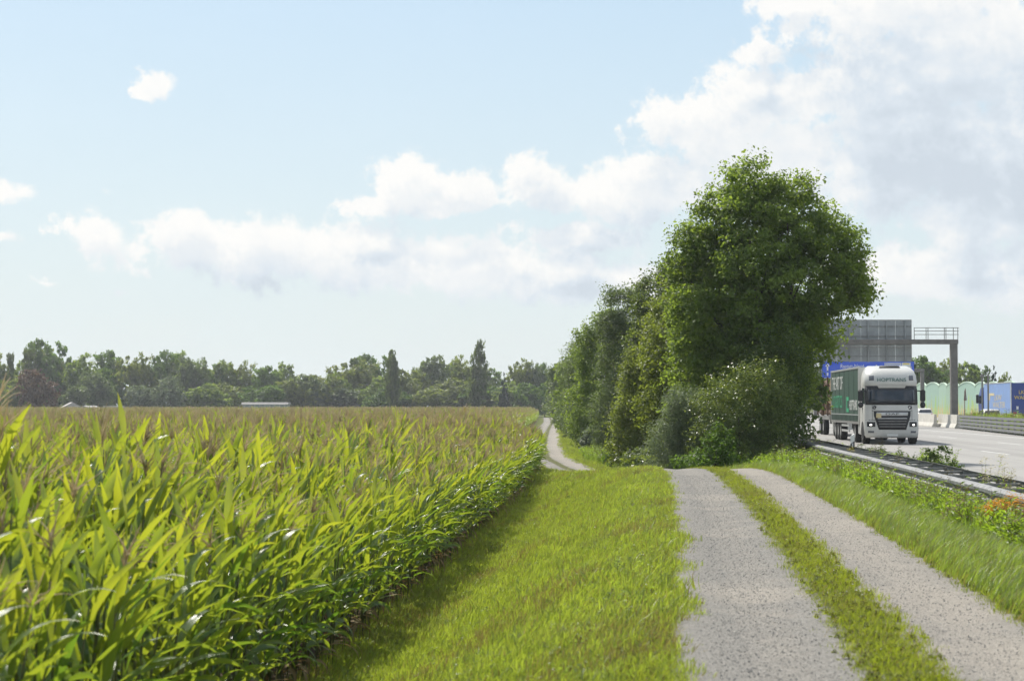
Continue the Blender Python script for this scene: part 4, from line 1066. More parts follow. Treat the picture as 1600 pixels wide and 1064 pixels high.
tree('cherry_tree', 'dark green wild cherry rising behind the hawthorn', 'tree', 7.6, 92,
     [(0, 0, 5.2, 2.0, 2.0, 3.4), (-.7, 0, 7.0, 1.3, 1.4, 1.9), (.2, 0, 8.6, .9, 1.0, 1.0), (-1.2, 0, 3.6, 1.3, 1.4, 2.6)], 40000, .14, 'leaf_mid', 28, .15, clump=.46, bough=1.0, z=-1.0)
tree('alder_tree', 'grey green alder in the middle of the roadside row', 'tree', 6.25, 108,
     [(0, 0, 4.6, 1.7, 1.9, 3.6), (-.4, 0, 7.2, 1.2, 1.4, 1.9), (.6, 0, 8.5, .7, .9, .9), (-.6, 0, 2.2, 1.6, 1.7, 2.1), (-.9, 0, 9.0, .35, .4, .5)], 40000, .14, 'leaf_field', 29, .14, clump=.44, bough=1.0, slim=.45)
tree('field_maple_tree', 'mid green field maple left of the grey alder', 'tree', 6.0, 128,
     [(0, 0, 4.6, 2.0, 2.2, 3.4), (-.7, 0, 6.6, 1.4, 1.6, 1.9), (.4, 0, 8.0, 1.0, 1.1, 1.2), (-1.0, 0, 2.4, 1.6, 1.7, 2.2)], 38000, .15, 'leaf_maple', 30, .15, clump=.48, bough=1.0)
tree('white_willow_tree', 'pale silvery willow near the far end of the row', 'tree', 6.5, 160,
     [(0, 0, 4.4, 2.0, 2.4, 3.4), (-.8, 0, 6.4, 1.4, 1.7, 1.7), (.5, 0, 7.8, 1.2, 1.3, 1.1), (-1.0, 0, 2.0, 1.7, 1.7, 2.0)], 30000, .18, 'leaf_field', 31, .15, clump=.55, slim=.4)
tree('ash_tree', 'rounded green ash left of the silvery willow', 'tree', 7.0, 205,
     [(0, 0, 4.4, 2.4, 2.6, 3.4), (-.8, 0, 6.3, 1.6, 1.8, 1.8), (.4, 0, 7.6, 1.2, 1.3, 1.2), (-.9, 0, 2.0, 2.0, 2.0, 2.0)], 16000, .26, 'leaf_maple', 32, .16, clump=.6)
tree('lime_tree', 'grey green lime second from the far end of the row', 'tree', 7.7, 265,
     [(0, 0, 4.6, 2.6, 2.8, 3.8), (-1.0, 0, 6.6, 1.7, 1.9, 1.9), (-.8, 0, 2.2, 2.2, 2.2, 2.2)], 15000, .30, 'leaf_field', 33, .16, clump=.7)
tree('oak_tree', 'small round tree farthest along the roadside row', 'tree', 9.0, 340,
     [(0, 0, 4.4, 2.8, 2.8, 3.6), (-1.0, 0, 6.4, 1.8, 1.9, 1.7), (-.8, 0, 2.2, 2.3, 2.3, 2.2)], 9000, .38, 'leaf_mid', 34, .16, clump=.8)
for i, (X, Y, h, sd_) in enumerate(((10.6, 84, 8.2, 41), (10.5, 112, 9.0, 42), (11.5, 150, 9.5, 43), (12.5, 205, 9.5, 44), (15, 290, 9.5, 45))):
    tree('roadside_tree', ('dark tree in the second rank right behind the maple', 'dark tree in the second rank behind the alder', 'dark tree in the second rank behind the willow', 'dark tree in the second rank behind the ash', 'dark tree in the second rank behind the lime')[i],
         'tree', X, Y, [(0, 0, h * .55, 2.2, 2.2, h * .42), (.5, 0, h * .3, 2.0, 2.0, h * .3), (-.4, 0, h * .8, 1.3, 1.3, h * .2)], 12000, .24, 'leaf_dark', sd_, .15, clump=.6)
for i, (X, Y, w, h, mat, lab, sd_) in enumerate((
        (5.15, 122, .8, 1.5, 'leaf_silver', 'low silver bush at the grass edge by the dark hollow', 51), (5.6, 100, .9, 1.1, 'leaf_mid', 'low green bush left of the hawthorn foot', 52),
        (5.3, 92, .8, 1.0, 'leaf_bright', 'small bright green bush beside the lower track', 53), (5.0, 76, .9, .9, 'leaf_mid', 'low green bush at the foot of the hazel', 54),
        (4.55, 69, .5, .55, 'leaf_ivy', 'small tangled bramble left of the willow bush', 55), (5.9, 175, 1.2, 1.8, 'leaf_mid', 'low bush at the foot of the pale willow', 56), (5.6, 142, 1.0, 1.9, 'leaf_dark', 'dark low bush in the shade of the row', 57),
        (6.7, 232, 1.6, 2.2, 'leaf_silver', 'grey low bush beside the far bend of the track', 58))):
    tree('low_bush', lab, 'bush', X, Y, [(0, 0, h * .5, w, w, h * .5), (w * .4, 0, h * .35, w * .8, w * .8, h * .36), (-w * .4, .1, h * .4, w * .7, w * .7, h * .4)], 4500, .10 + Y * .0006, mat, sd_, .02, stems=2, clump=.28)
# shrub and herbs at the guard rail
tree('small_shrub', 'round dark shrub growing through the guard rail', 'bush', PXY(1463, 50), 50, [(0, 0, .62, .40, .35, .22), (-.25, 0, .55, .25, .25, .18), (.35, 0, .50, .25, .25, .16), (0, 0, .85, .28, .25, .16)], 1500, .075, 'leaf_dark', 61, .02, z=-.42, stems=2, clump=.14)

# far wood: every tree its own object, shapes shared between alike ones
def lobes(seed, k=5, wide=.5, tall=.5):
    r = np.random.default_rng(seed)
    b = [(0, 0, .50, .36 * wide * 2, .36 * wide * 2, .42)]
    for i in range(k):
        a = r.random() * 6.28; q = .22 + .16 * r.random()
        b.append((math.cos(a) * .30 * wide * 2, math.sin(a) * .3 * wide * 2, .28 + .55 * r.random(), q * wide * 2, q * wide * 2, q * .85))
    b.append((r.normal(0, .08), 0, .84, .20 * wide * 2, .2 * wide * 2, .15))
    return b
FAR = {}
def far_proto(kind, v):
    key = (kind, v)
    if key in FAR: return FAR[key]
    sd_ = 900 + 17 * v + len(kind) * 31
    mat = {'round': ['leaf_maple', 'leaf_bright', 'leaf_field', 'leaf_olive'][v % 4], 'light': 'leaf_bright', 'olive': 'leaf_olive', 'silver': 'leaf_silver', 'copper': 'leaf_copper', 'poplar': 'leaf_mid', 'sparse': 'leaf_mid', 'conifer': 'needle'}[kind]
    # unit tree: height 1, half width .5
    if kind == 'poplar':
        bl = [(0, 0, .55, .40, .40, .42), (.1, 0, .85, .25, .25, .15), (-.15, 0, .35, .35, .35, .3), (.2, 0, .6, .28, .28, .25)]; nl = 5200
    elif kind == 'sparse':
        bl = [(-.2, 0, .62, .2, .2, .12), (.2, 0, .78, .24, .24, .12), (0, 0, .92, .2, .2, .08), (.3, 0, .55, .18, .18, .1), (-.25, 0, .82, .15, .15, .1)]; nl = 1500
    elif kind == 'conifer':
        bl = [(0, 0, .12 + .085 * i, .46 * (1 - i / 10.5), .46 * (1 - i / 10.5), .05) for i in range(10)]; nl = 3000
    else:
        bl = lobes(sd_); nl = 7000
    me, C, d = crown_mesh('crown', bl, nl, .066, M[mat], sd_, clump=.085, per=22)
    tk = trunk_mesh(1.0, .022, C, sd_, 7, .8)
    FAR[key] = (me, tk); return FAR[key]
def far_tree(px, top, half, kind, Y, label, name='far_tree', v=0, group='trees of the far wood', z=-1.35):
    h = PZ_(top, Y) - z; w_ = half * Y / FPX * 2
    me, tk = far_proto(kind, v)
    t = thing(name, label, 'tree', (PXY(px, Y), Y, z), random.random() * 6.28, group)
    t.scale = (w_ * 1.08, w_ * 1.08, h)
    obj('crown', me, t); obj('trunk', tk, t)
    return t
FT = [(2, 568, 14, 'round'), (16, 552, 13, 'sparse'), (46, 543, 20, 'sparse'), (76, 535, 27, 'round'), (38, 566, 25, 'round'), (86, 562, 28, 'round'), (28, 586, 24, 'olive'), (62, 577, 25, 'copper'),
      (128, 555, 30, 'round'), (104, 574, 26, 'light'), (150, 584, 22, 'round'), (181, 553, 27, 'round'), (170, 577, 24, 'light'), (206, 566, 24, 'round'), (226, 570, 26, 'olive'), (249, 552, 22, 'round'),
      (278, 552, 25, 'round'), (266, 589, 21, 'silver'), (302, 562, 30, 'round'), (320, 570, 26, 'round'), (350, 566, 29, 'round'), (372, 577, 24, 'round'), (391, 574, 13, 'conifer'), (425, 576, 26, 'round'),
      (447, 569, 25, 'round'), (460, 596, 24, 'olive'), (481, 587, 24, 'round'), (502, 588, 27, 'olive'), (521, 584, 22, 'round'), (548, 576, 34, 'round'), (552, 557, 19, 'sparse'), (584, 557, 24, 'round'),
      (594, 590, 28, 'round'), (640, 580, 27, 'olive'), (672, 559, 24, 'round'), (656, 578, 22, 'olive'), (702, 572, 25, 'round'), (722, 570, 24, 'round'), (742, 578, 32, 'round'), (766, 577, 20, 'round'),
      (787, 580, 11, 'conifer'), (808, 574, 20, 'round'), (829, 570, 17, 'round'), (851, 571, 17, 'round'), (862, 596, 20, 'round'), (700, 600, 32, 'round'), (604, 606, 30, 'light'), (662, 608, 34, 'olive'),
      (792, 598, 28, 'round'), (480, 610, 26, 'round'), (540, 608, 34, 'round'), (416, 604, 30, 'light'), (326, 600, 30, 'round'), (230, 602, 24, 'silver'), (120, 604, 20, 'round'), (750, 606, 30, 'round'), (10, 596, 22, 'round'), (-20, 560, 28, 'round'), (-50, 556, 30, 'round'), (-85, 562, 30, 'round'),
      (840, 616, 19, 'light'), (362, 606, 26, 'round'), (560, 612, 22, 'round'), (828, 600, 24, 'round')]
KD = {'round': 'dense rounded green tree', 'light': 'light green leafy tree', 'olive': 'olive toned bushy tree', 'silver': 'silver grey willow', 'copper': 'copper brown tree', 'sparse': 'tall thin crowned tree', 'conifer': 'dark pointed conifer'}
def place_words(px):
    for a, b, w_ in ((-200, 95, 'at the left end'), (95, 215, 'behind the small houses'), (215, 345, 'left of the greenhouse'), (345, 470, 'behind the long greenhouse'), (470, 600, 'left of both poplars'), (600, 735, 'between the two poplars'), (735, 1000, 'right of both poplars')):
        if a <= px < b: return w_
BINS = {}
for px, top, half, kind in FT: BINS.setdefault((kind, place_words(px), top < 580), []).append(px)
for i, (px, top, half, kind) in enumerate(FT):
    Y = 478 if top < 580 else 456
    Y += (i * 37) % 17
    if kind == 'copper': Y = 450
    bn = sorted(BINS[(kind, place_words(px), top < 580)]); rank_ = 'back' if top < 580 else 'front'
    lab = '%s in the %s rank %s' % (KD[kind], rank_, place_words(px)) if len(bn) == 1 else '%s, %s from left in the %s rank %s' % (KD[kind], ORD[bn.index(px)], rank_, place_words(px))
    far_tree(px, top, half, kind, Y, lab, 'far_tree', v=(i * 3) % 4 if kind == 'round' else (i % 2), group='trees of the far wood')
far_tree(612, 550, 12, 'poplar', 450, 'slender ivy clad poplar, left one of the two poplars', 'poplar_tree', 0, 'poplars in the far wood')
far_tree(618, 562, 8, 'poplar', 451, 'thin leaning poplar stem against the ivy clad poplar', 'poplar_tree', 1, 'poplars in the far wood')
far_tree(747, 536, 15, 'poplar', 462, 'tall poplar standing highest in the middle of the far wood', 'poplar_tree', 1, 'poplars in the far wood')
# trees beyond the noise wall
for i, (px, top, half, kind, Y, lab) in enumerate(((1452, 561, 30, 'round', 350, 'bushy tree behind the noise wall left of the gantry column'), (1422, 572, 24, 'round', 360, 'dark tree behind the noise wall next to the blue sign'), (1480, 574, 20, 'round', 355, 'dark tree directly behind the gantry column'), (1507, 568, 22, 'round', 345, 'lighter tree behind the noise wall right of the gantry column'),
        (1526, 572, 17, 'round', 350, 'tree behind the wall just left of the thin posts'), (1553, 569, 11, 'conifer', 340, 'spruce with sparse tiers above the blue trailer'), (1572, 592, 12, 'round', 345, 'low tree top peeping over the blue trailer'), (1395, 585, 26, 'round', 365, 'tree behind the blue motorway sign'), (1300, 580, 40, 'light', 380, 'pale green tree seen beside the maple under the blue sign'), (1255, 575, 40, 'round', 390, 'tree hidden mostly behind the maple'))):
    far_tree(px, top, half, kind, Y, lab, 'far_tree', (i + 1) % 4 if kind == 'round' else 0, None, z=ROAD_Z)

# ------------------------------------------------------------------ scattering (only for what nobody could count)
def scatter(name, label, protos, P, rot, scl, idx):
    """one object: points that carry rotation, size and kind, each turned into one of the prototypes"""
    src = bpy.data.collections.new(name + '_kinds')
    for i, me in enumerate(protos):
        src.objects.link(bpy.data.objects.new('%s_kind_%02d' % (name, i), me))
    me = bpy.data.meshes.new(name)
    me.vertices.add(len(P)); me.vertices.foreach_set('co', np.asarray(P, dtype=np.float32).ravel())
    a = me.attributes.new('rot', 'FLOAT_VECTOR', 'POINT'); a.data.foreach_set('vector', np.asarray(rot, dtype=np.float32).ravel())
    a = me.attributes.new('scl', 'FLOAT', 'POINT'); a.data.foreach_set('value', np.asarray(scl, dtype=np.float32))
    a = me.attributes.new('kind', 'INT', 'POINT'); a.data.foreach_set('value', np.asarray(idx, dtype=np.int32))
    o = obj(name, me)
    ng = bpy.data.node_groups.new(name, 'GeometryNodeTree')
    ng.interface.new_socket('Geometry', in_out='INPUT', socket_type='NodeSocketGeometry')
    ng.interface.new_socket('Geometry', in_out='OUTPUT', socket_type='NodeSocketGeometry')
    q = NT(ng); i_ = q.n('NodeGroupInput'); o_ = q.n('NodeGroupOutput')
    ci = q.n('GeometryNodeCollectionInfo'); ci.inputs['Collection'].default_value = src
    ci.inputs['Separate Children'].default_value = True; ci.inputs['Reset Children'].default_value = True
    def na(nm, typ):
        nd = q.n('GeometryNodeInputNamedAttribute', data_type=typ); nd.inputs[0].default_value = nm
        return [s for s in nd.outputs if s.enabled and s.name == 'Attribute'][0]
    ip = q.n('GeometryNodeInstanceOnPoints')
    q.link(i_.outputs[0], ip.inputs['Points']); q.link(ci.outputs[0], ip.inputs['Instance'])
    ip.inputs['Pick Instance'].default_value = True
    q.link(na('kind', 'INT'), ip.inputs['Instance Index']); q.link(na('rot', 'FLOAT_VECTOR'), ip.inputs['Rotation']); q.link(na('scl', 'FLOAT'), ip.inputs['Scale'])
    q.link(ip.outputs[0], o_.inputs[0])
    o.modifiers.new('scatter', 'NODES').node_group = ng
    return tag(o, label, kind='stuff')

# ------------------------------------------------------------------ maize
def maize_leaf_mat(name, dry=False):
    m, q, out = new_mat(name)
    oi = q.n('ShaderNodeObjectInfo')
    at = q.n('ShaderNodeAttribute'); at.attribute_name = 'tint'
    uv = q.n('ShaderNodeUVMap'); sp = q.n('ShaderNodeSeparateXYZ'); q.link(uv.outputs[0], sp.inputs[0])
    f = q.math('ADD', q.math('MULTIPLY', at.outputs['Fac'], 0.65), q.math('MULTIPLY', oi.outputs['Random'], 0.35))
    if dry:
        c = q.mixc(f, (0.15, 0.10, 0.045, 1), (0.33, 0.26, 0.13, 1)); tcn = q.mixc(f, (0.20, 0.11, 0.04, 1), (0.36, 0.25, 0.11, 1))
    else:
        c = q.mixc(f, (0.040, 0.105, 0.034, 1), (0.105, 0.182, 0.042, 1)); tcn = q.mixc(f, (0.13, 0.31, 0.024, 1), (0.68, 0.70, 0.038, 1))
        # yellowing tips on some leaves
        tip = q.math('MULTIPLY', q.mapr(sp.outputs[1], 0.72, 1.0), q.mapr(f, 0.55, 0.75))
        c = q.mixc(tip, c, (0.30, 0.24, 0.05, 1))
        mid = q.mapr(q.math('ABSOLUTE', q.math('SUBTRACT', sp.outputs[0], 0.5)), 0.03, 0.075, 0.75, 0)
        c = q.mixc(mid, c, (0.16, 0.21, 0.08, 1))
    vein = q.n('ShaderNodeTexWave'); vein.inputs['Scale'].default_value = 6; vein.inputs['Distortion'].default_value = 0.6
    q.link(q.vec('MULTIPLY', uv.outputs[0], (1, 0.02, 0)), vein.inputs['Vector'])
    b = q.n('ShaderNodeBsdfPrincipled'); q.link(c, b.inputs['Base Color'])
    b.inputs['Roughness'].default_value = 0.31 if not dry else 0.7; b.inputs['Specular IOR Level'].default_value = 0.85 if not dry else 0.2
    bp = q.n('ShaderNodeBump'); bp.inputs['Strength'].default_value = 0.25; bp.inputs['Distance'].default_value = 0.004
    q.link(vein.outputs['Fac'], bp.inputs['Height']); q.link(bp.outputs[0], b.inputs['Normal'])
    tr = q.n('ShaderNodeBsdfTranslucent'); q.link(tcn, tr.inputs[0])
    mx = q.n('ShaderNodeMixShader'); mx.inputs[0].default_value = 0.46 if not dry else 0.3
    q.link(b.outputs[0], mx.inputs[1]); q.link(tr.outputs[0], mx.inputs[2]); q.link(mx.outputs[0], out.inputs[0])
    return m
M['maize'] = maize_leaf_mat('maize_leaf'); M['maize_dry'] = maize_leaf_mat('dry_maize_leaf', True)
M['stalk'] = pbr('maize_stalk', (0.12, 0.13, 0.04), 0.55, noise_amt=0.35, nscale=4)
M['tassel'] = leaf_mat('maize_tassel', (0.42, 0.345, 0.21), (0.63, 0.54, 0.37), (0.68, 0.57, 0.36), .5, .7, .2, attr='random')
M['husk'] = leaf_mat('maize_husk', (0.10, 0.14, 0.035), (0.22, 0.21, 0.07), (0.3, 0.3, 0.06), .2, .5, .3, attr='random')

def leaf_geo(r, h, az, e0, bend, L, W, wind, nseg=8):
    """one arching strap leaf with a keel; returns verts, faces, uv"""
    ca, sa = math.cos(az), math.sin(az)
    p = np.array([ca * .012, sa * .012, h]); e = e0; V = []; UV = []
    tw = r.normal(0, .8); ds = L / nseg; wph = r.random() * 6
    for i in range(nseg + 1):
        s = i / nseg
        e = e0 - bend * s ** 1.6
        d = np.array([ca * math.cos(e), sa * math.cos(e), math.sin(e)])
        d = d + np.array([wind * s * .9, 0, -.10 * wind * s]); d /= np.linalg.norm(d)
        if i > 0: p = p + d * ds
        side = np.cross(d, [0, 0, 1.0]); nl = np.linalg.norm(side)
        side = side / nl if nl > .05 else np.array([-sa, ca, 0])
        up = np.cross(side, d)
        t = tw * s * 1.6
        side, up = side * math.cos(t) + up * math.sin(t), up * math.cos(t) - side * math.sin(t)
        wd = W * min(1, .42 + 2.2 * s) * (1 - s ** 2.4) * .5 + .0015
        wav = .012 * math.sin(s * 11 + wph) * (1 - s)
        V += [p - side * wd + up * (wd * .35 + wav), p, p + side * wd + up * (wd * .35 - wav)]
        UV += [(0, s), (.5, s), (1, s)]
    F = []
    for i in range(nseg):
        a = i * 3; F += [(a, a + 1, a + 4, a + 3), (a + 1, a + 2, a + 5, a + 4)]
    return np.array(V), np.array(F), np.array(UV)

def tassel_geo(r, h):
    V = []; F = []
    def twig(p, d, L, w, n=4, g=0.0):
        b = len(V); p = np.array(p, float); d = np.array(d, float)
        for i in range(n + 1):
            s = i / n
            dd = d + np.array([.25 * s, 0, -g * s]); dd /= np.linalg.norm(dd)
            if i: p = p + dd * L / n
            sd = np.cross(dd, [.3, .9, .1]); sd /= np.linalg.norm(sd); u2 = np.cross(dd, sd)
            ww = w * (1 - .75 * s) * (1 + .5 * (i % 2))
            V.extend([p + sd * ww, p - sd * ww * .5 + u2 * ww * .87, p - sd * ww * .5 - u2 * ww * .87])
        for i in range(n):
            for j in range(3):
                a, c = b + i * 3 + j, b + i * 3 + (j + 1) % 3
                F.append((a, c, c + 3, a + 3))
    twig((0, 0, h - .25), (.02, 0, 1), .30, .006, 2)
    h = h + .04
    twig((0, 0, h), (.05, 0, 1), .34, .0085, 6)
    k = r.integers(7, 11)
    for i in range(k):
        az = r.random() * 6.28; el_ = .55 + .65 * r.random()
        twig((0, 0, h + .02 + .12 * i / k), (math.cos(az) * math.cos(el_), math.sin(az) * math.cos(el_), math.sin(el_)), .18 + .12 * r.random(), .0054, 5, .9 * r.random())
    return np.array(V), np.array(F)

def strip_mesh(name, V, F, mats, uv=None, tint=0.5):
    return mesh_np(name, V, F, mats, True, {'tint': ('FACE', np.full(len(F), tint))}, uv)

MAIZE = []           # each: list of (part name, mesh)
for v in range(7):
    r = np.random.default_rng(300 + v); parts = []
    H = 2.02 + .10 * r.normal()
    mb = MB(); mb.smooth = True
    mb.tube([(0, 0, -.12), (.004, 0, .4), (-.004, .004, 1.0), (.006, 0, 1.6), (.012, 0, H)], [.014, .0135, .012, .009, .005], 6)
    parts.append(('stalk', mb.mesh('stalk', M['stalk'])))
    nl = 12; az = r.random() * PI
    for i in range(nl):
        h = .30 + (H - .42) * i / (nl - 1)
        az += PI + r.normal(0, .35)
        a = az; t = i / (nl - 1)
        if t < .05:
            V, F, UV = leaf_geo(r, h + .1 * r.random(), a, .3 + .5 * r.random(), 1.0 + 2.0 * r.random(), .25 + .35 * r.random(), .05, .1); parts.append(('dry_leaf', strip_mesh('dry_leaf', V, F, [M['maize_dry']], UV, r.random()))); continue
        e0 = 1.0 + .42 * t + r.normal(0, .13)
        bend = (1.85 - 1.55 * t) * (.35 + .9 * r.random()) if r.random() < .66 else (2.3 - .9 * t) * (.75 + .35 * r.random())
        L = (.60 + .30 * math.sin(PI * min(1, t * .95))) * (.9 + .2 * r.random()) * (.86 if t < .8 else .86 - 1.0 * (t - .8))
        V, F, UV = leaf_geo(r, h, a, e0, bend, L, (.072 + .012 * r.normal()), .02 + .22 * r.random())
        parts.append(('leaf', strip_mesh('leaf', V, F, [M['maize']], UV, float(np.clip(.25 + .5 * t + r.normal(0, .2), 0, 1)))))
    V, F = tassel_geo(r, H - .02)
    parts.append(('tassel', mesh_np('tassel', V, F, [M['tassel']], True)))
    if v % 2 == 0:
        mb = MB(); mb.smooth = True
        mb.tube([(.015, 0, .95), (.05, 0, 1.02), (.075, 0, 1.10), (.095, 0, 1.18), (.11, 0, 1.23)], [.012, .028, .030, .020, .006], 8)
        parts.append(('ear', mb.mesh('ear', M['husk'])))
    MAIZE.append(parts)

def joined(parts, name):
    V = []; FL = []; MI = []; UVS = []; TT = []; mats = []; b = 0
    tot = []
    for nm, me in parts:
        n = len(me.vertices); co = np.empty(n * 3, np.float32); me.vertices.foreach_get('co', co); V.append(co.reshape(-1, 3))
        mt = me.materials[0]
        if mt not in mats: mats.append(mt)
        li = np.empty(len(me.loops), np.int32); me.loops.foreach_get('vertex_index', li); FL.append(li + b)
        lt = np.empty(len(me.polygons), np.int32); me.polygons.foreach_get('loop_total', lt); tot.append(lt)
        MI.append(np.full(len(lt), mats.index(mt), np.int32))
        u = np.full((len(li), 2), .25, np.float32)
        if me.uv_layers:
            uu = np.empty(len(li) * 2, np.float32); me.uv_layers[0].data.foreach_get('uv', uu); u = uu.reshape(-1, 2)
        UVS.append(u)
        ta = np.full(len(lt), .5, np.float32)
        if 'tint' in me.attributes: me.attributes['tint'].data.foreach_get('value', ta)
        TT.append(ta); b += n
    V = np.concatenate(V); FL = np.concatenate(FL); tot = np.concatenate(tot); st = np.concatenate([[0], np.cumsum(tot)[:-1]]).astype(np.int32)
    me = bpy.data.meshes.new(name); me.vertices.add(len(V)); me.vertices.foreach_set('co', V.ravel())
    me.loops.add(len(FL)); me.loops.foreach_set('vertex_index', FL); me.polygons.add(len(tot))
    me.polygons.foreach_set('loop_start', st); me.polygons.foreach_set('loop_total', tot)
    me.polygons.foreach_set('material_index', np.concatenate(MI)); me.polygons.foreach_set('use_smooth', np.ones(len(tot), bool))
    me.update(calc_edges=True)
    l = me.uv_layers.new(name='UVMap'); l.data.foreach_set('uv', np.concatenate(UVS).ravel())
    a = me.attributes.new('tint', 'FLOAT', 'FACE'); a.data.foreach_set('value', np.concatenate(TT))
    for m in mats: me.materials.append(m)
    return me
MAIZE_J = [joined(p, 'maize_plant_%d' % i) for i, p in enumerate(MAIZE)]
# plants whose ripening upper leaves hang low, so that the tassels stand clear (most of the field's interior)
for i, p in enumerate(MAIZE):
    lv = [q_ for q_ in p if q_[0] == 'leaf']
    MAIZE_J.append(joined([q_ for q_ in p if q_[0] != 'leaf'] + lv[:-2], 'ripe_maize_plant_%d' % i))
for i, p in enumerate(MAIZE):      # plants still without a tassel, mostly near the edge
    MAIZE_J.append(joined([q_ for q_ in p if q_[0] != 'tassel'], 'young_maize_plant_%d' % i))

# rows run along the edge of the field
pts = []
row = 0
for row in range(0, 190):
    off = .18 + row * .72
    y = 9.0
    ys_ = []
    while y < 452:
        keep_step = .165 if y < 100 else (.30 if y < 180 else (.55 if y < 300 else .8))
        x = float(0)
        ys_.append(y); y += keep_step * (.75 + .5 * random.random())
    ys_ = np.array(ys_)
    xs_ = XE(ys_) - off + rng.normal(0, .05, len(ys_))
    m_ = xs_ > -(.257 * ys_ + 2.2 + .01 * ys_)
    # rows far behind the edge thin out where only their tops can show
    if m_.any(): pts.append(np.stack([xs_[m_], ys_[m_], np.full(m_.sum(), row)], -1))
pts = np.concatenate(pts)
thin = (pts[:, 1] > 100) & (rng.random(len(pts)) < .25)
pts = pts[~thin]
Zp = ground_z(pts[:, 0], pts[:, 1])
near = np.clip((40 - pts[:, 1]) / 28, 0, 1)
S = (1.0 + .06 * near + rng.normal(0, .045, len(pts)))
S *= np.where(pts[:, 2] == 0, .80, np.where(pts[:, 2] == 1, .91, 1.0))
# patches of taller and shorter growth
S *= 1 + .035 * np.sin(pts[:, 0] * .5 + pts[:, 1] * .21) + .03 * np.sin(pts[:, 1] * .83)
ROT = rng.normal(0, .75, len(pts)); flip = rng.random(len(pts)) < .25; ROT[flip] += PI * rng.random(flip.sum())
TX = rng.normal(0, .05, len(pts)); TYv = rng.normal(.05, .05, len(pts))
KIND = rng.integers(0, len(MAIZE), len(pts))
KIND2 = np.where(rng.random(len(pts)) < np.clip((pts[:, 1] - 22) / 80, .05, .85), KIND + len(MAIZE), KIND)
BARE = rng.random(len(pts)) < np.clip(.72 - (pts[:, 1] - 14) / 60, .08, .62)
KIND2 = np.where(BARE, KIND + 2 * len(MAIZE), KIND2)
inview = (np.abs(pts[:, 0] / pts[:, 1]) < .262) & (pts[:, 1] > 10.3)
score = 1 / pts[:, 1] * np.array([1, .72, .55, .42, .34, .28, .24, .2])[np.minimum(pts[:, 2].astype(int), 7)] * inview
order = np.argsort(-score); single = order[:300]
# individual plants with every leaf its own part
for rank, i in enumerate(single):
    v = int(KIND[i])
    o = bpy.data.objects.new('maize_plant', None); COL.objects.link(o)
    o.empty_display_size = .1
    o.location = (pts[i, 0], pts[i, 1], float(Zp[i])); o.scale = (S[i],) * 3; o.rotation_euler = (TX[i], TYv[i], ROT[i])
    if BARE[i]: tag(o, 'tall green maize plant without a tassel in the front rows of the field', 'maize plant', 'leafy maize plants in the front rows')
    else: tag(o, 'tall green maize plant topped by a pale brown tassel in the front rows', 'maize plant', 'tasselled maize plants in the front rows')
    for nm, me in MAIZE[v]:
        if nm == 'tassel' and BARE[i]: continue
        obj(nm, me, o)
mask = np.ones(len(pts), bool); mask[single] = False
P3 = np.stack([pts[:, 0], pts[:, 1], Zp], -1)
scatter('maize_field', 'wide field of ripening maize with brown tassels reaching to the far trees', MAIZE_J, P3[mask], np.stack([TX, TYv, ROT], -1)[mask], S[mask], KIND2[mask])

# ------------------------------------------------------------------ grass and weeds
M['grass'] = leaf_mat('meadow_grass_blade', (0.095, 0.152, 0.028), (0.195, 0.238, 0.056), (0.48, 0.59, 0.048), .48, .45, .35, attr='random', patch=.40, patch_col=(0.20, 0.20, 0.06))
M['grass_dry'] = leaf_mat('dry_grass_blade', (0.16, 0.135, 0.045), (0.30, 0.25, 0.10), (0.36, 0.30, 0.07), .35, .6, .2, attr='random')
M['grass_track'] = leaf_mat('trodden_grass_blade', (0.085, 0.130, 0.020), (0.180, 0.212, 0.040), (0.42, 0.50, 0.032), .44, .5, .25, attr='random', patch=.6, patch_col=(0.22, 0.18, 0.06))
M['grass_verge'] = leaf_mat('verge_grass_blade', (0.085, 0.140, 0.035), (0.165, 0.225, 0.060), (0.40, 0.54, 0.05), .46, .42, .4, attr='random', patch=.4, patch_col=(0.20, 0.19, 0.05))
M['weed'] = leaf_mat('weed_leaf', (0.075, 0.125, 0.022), (0.150, 0.210, 0.034), (0.40, 0.58, 0.035), .48, .45, .35, attr='random')
M['weed_stem'] = leaf_mat('weed_stem', (0.11, 0.085, 0.03), (0.20, 0.15, 0.06), (0.2, 0.16, 0.05), .25, .6, .2, attr='random')
M['petal_orange'] = leaf_mat('orange_petal', (0.55, 0.24, 0.01), (0.70, 0.36, 0.015), (0.7, 0.36, 0.01), .3, .5, .2, attr='random')
M['petal_yellow'] = leaf_mat('yellow_flower', (0.50, 0.42, 0.02), (0.62, 0.52, 0.04), (0.6, 0.5, 0.02), .3, .5, .2, attr='random')
M['petal_cream'] = leaf_mat('cream_flower', (0.46, 0.42, 0.26), (0.60, 0.56, 0.38), (0.5, 0.46, 0.25), .3, .6, .2, attr='random')
M['petal_white'] = leaf_mat('white_flower', (0.66, 0.66, 0.62), (0.75, 0.75, 0.72), (0.6, 0.6, 0.55), .3, .5, .2, attr='random')

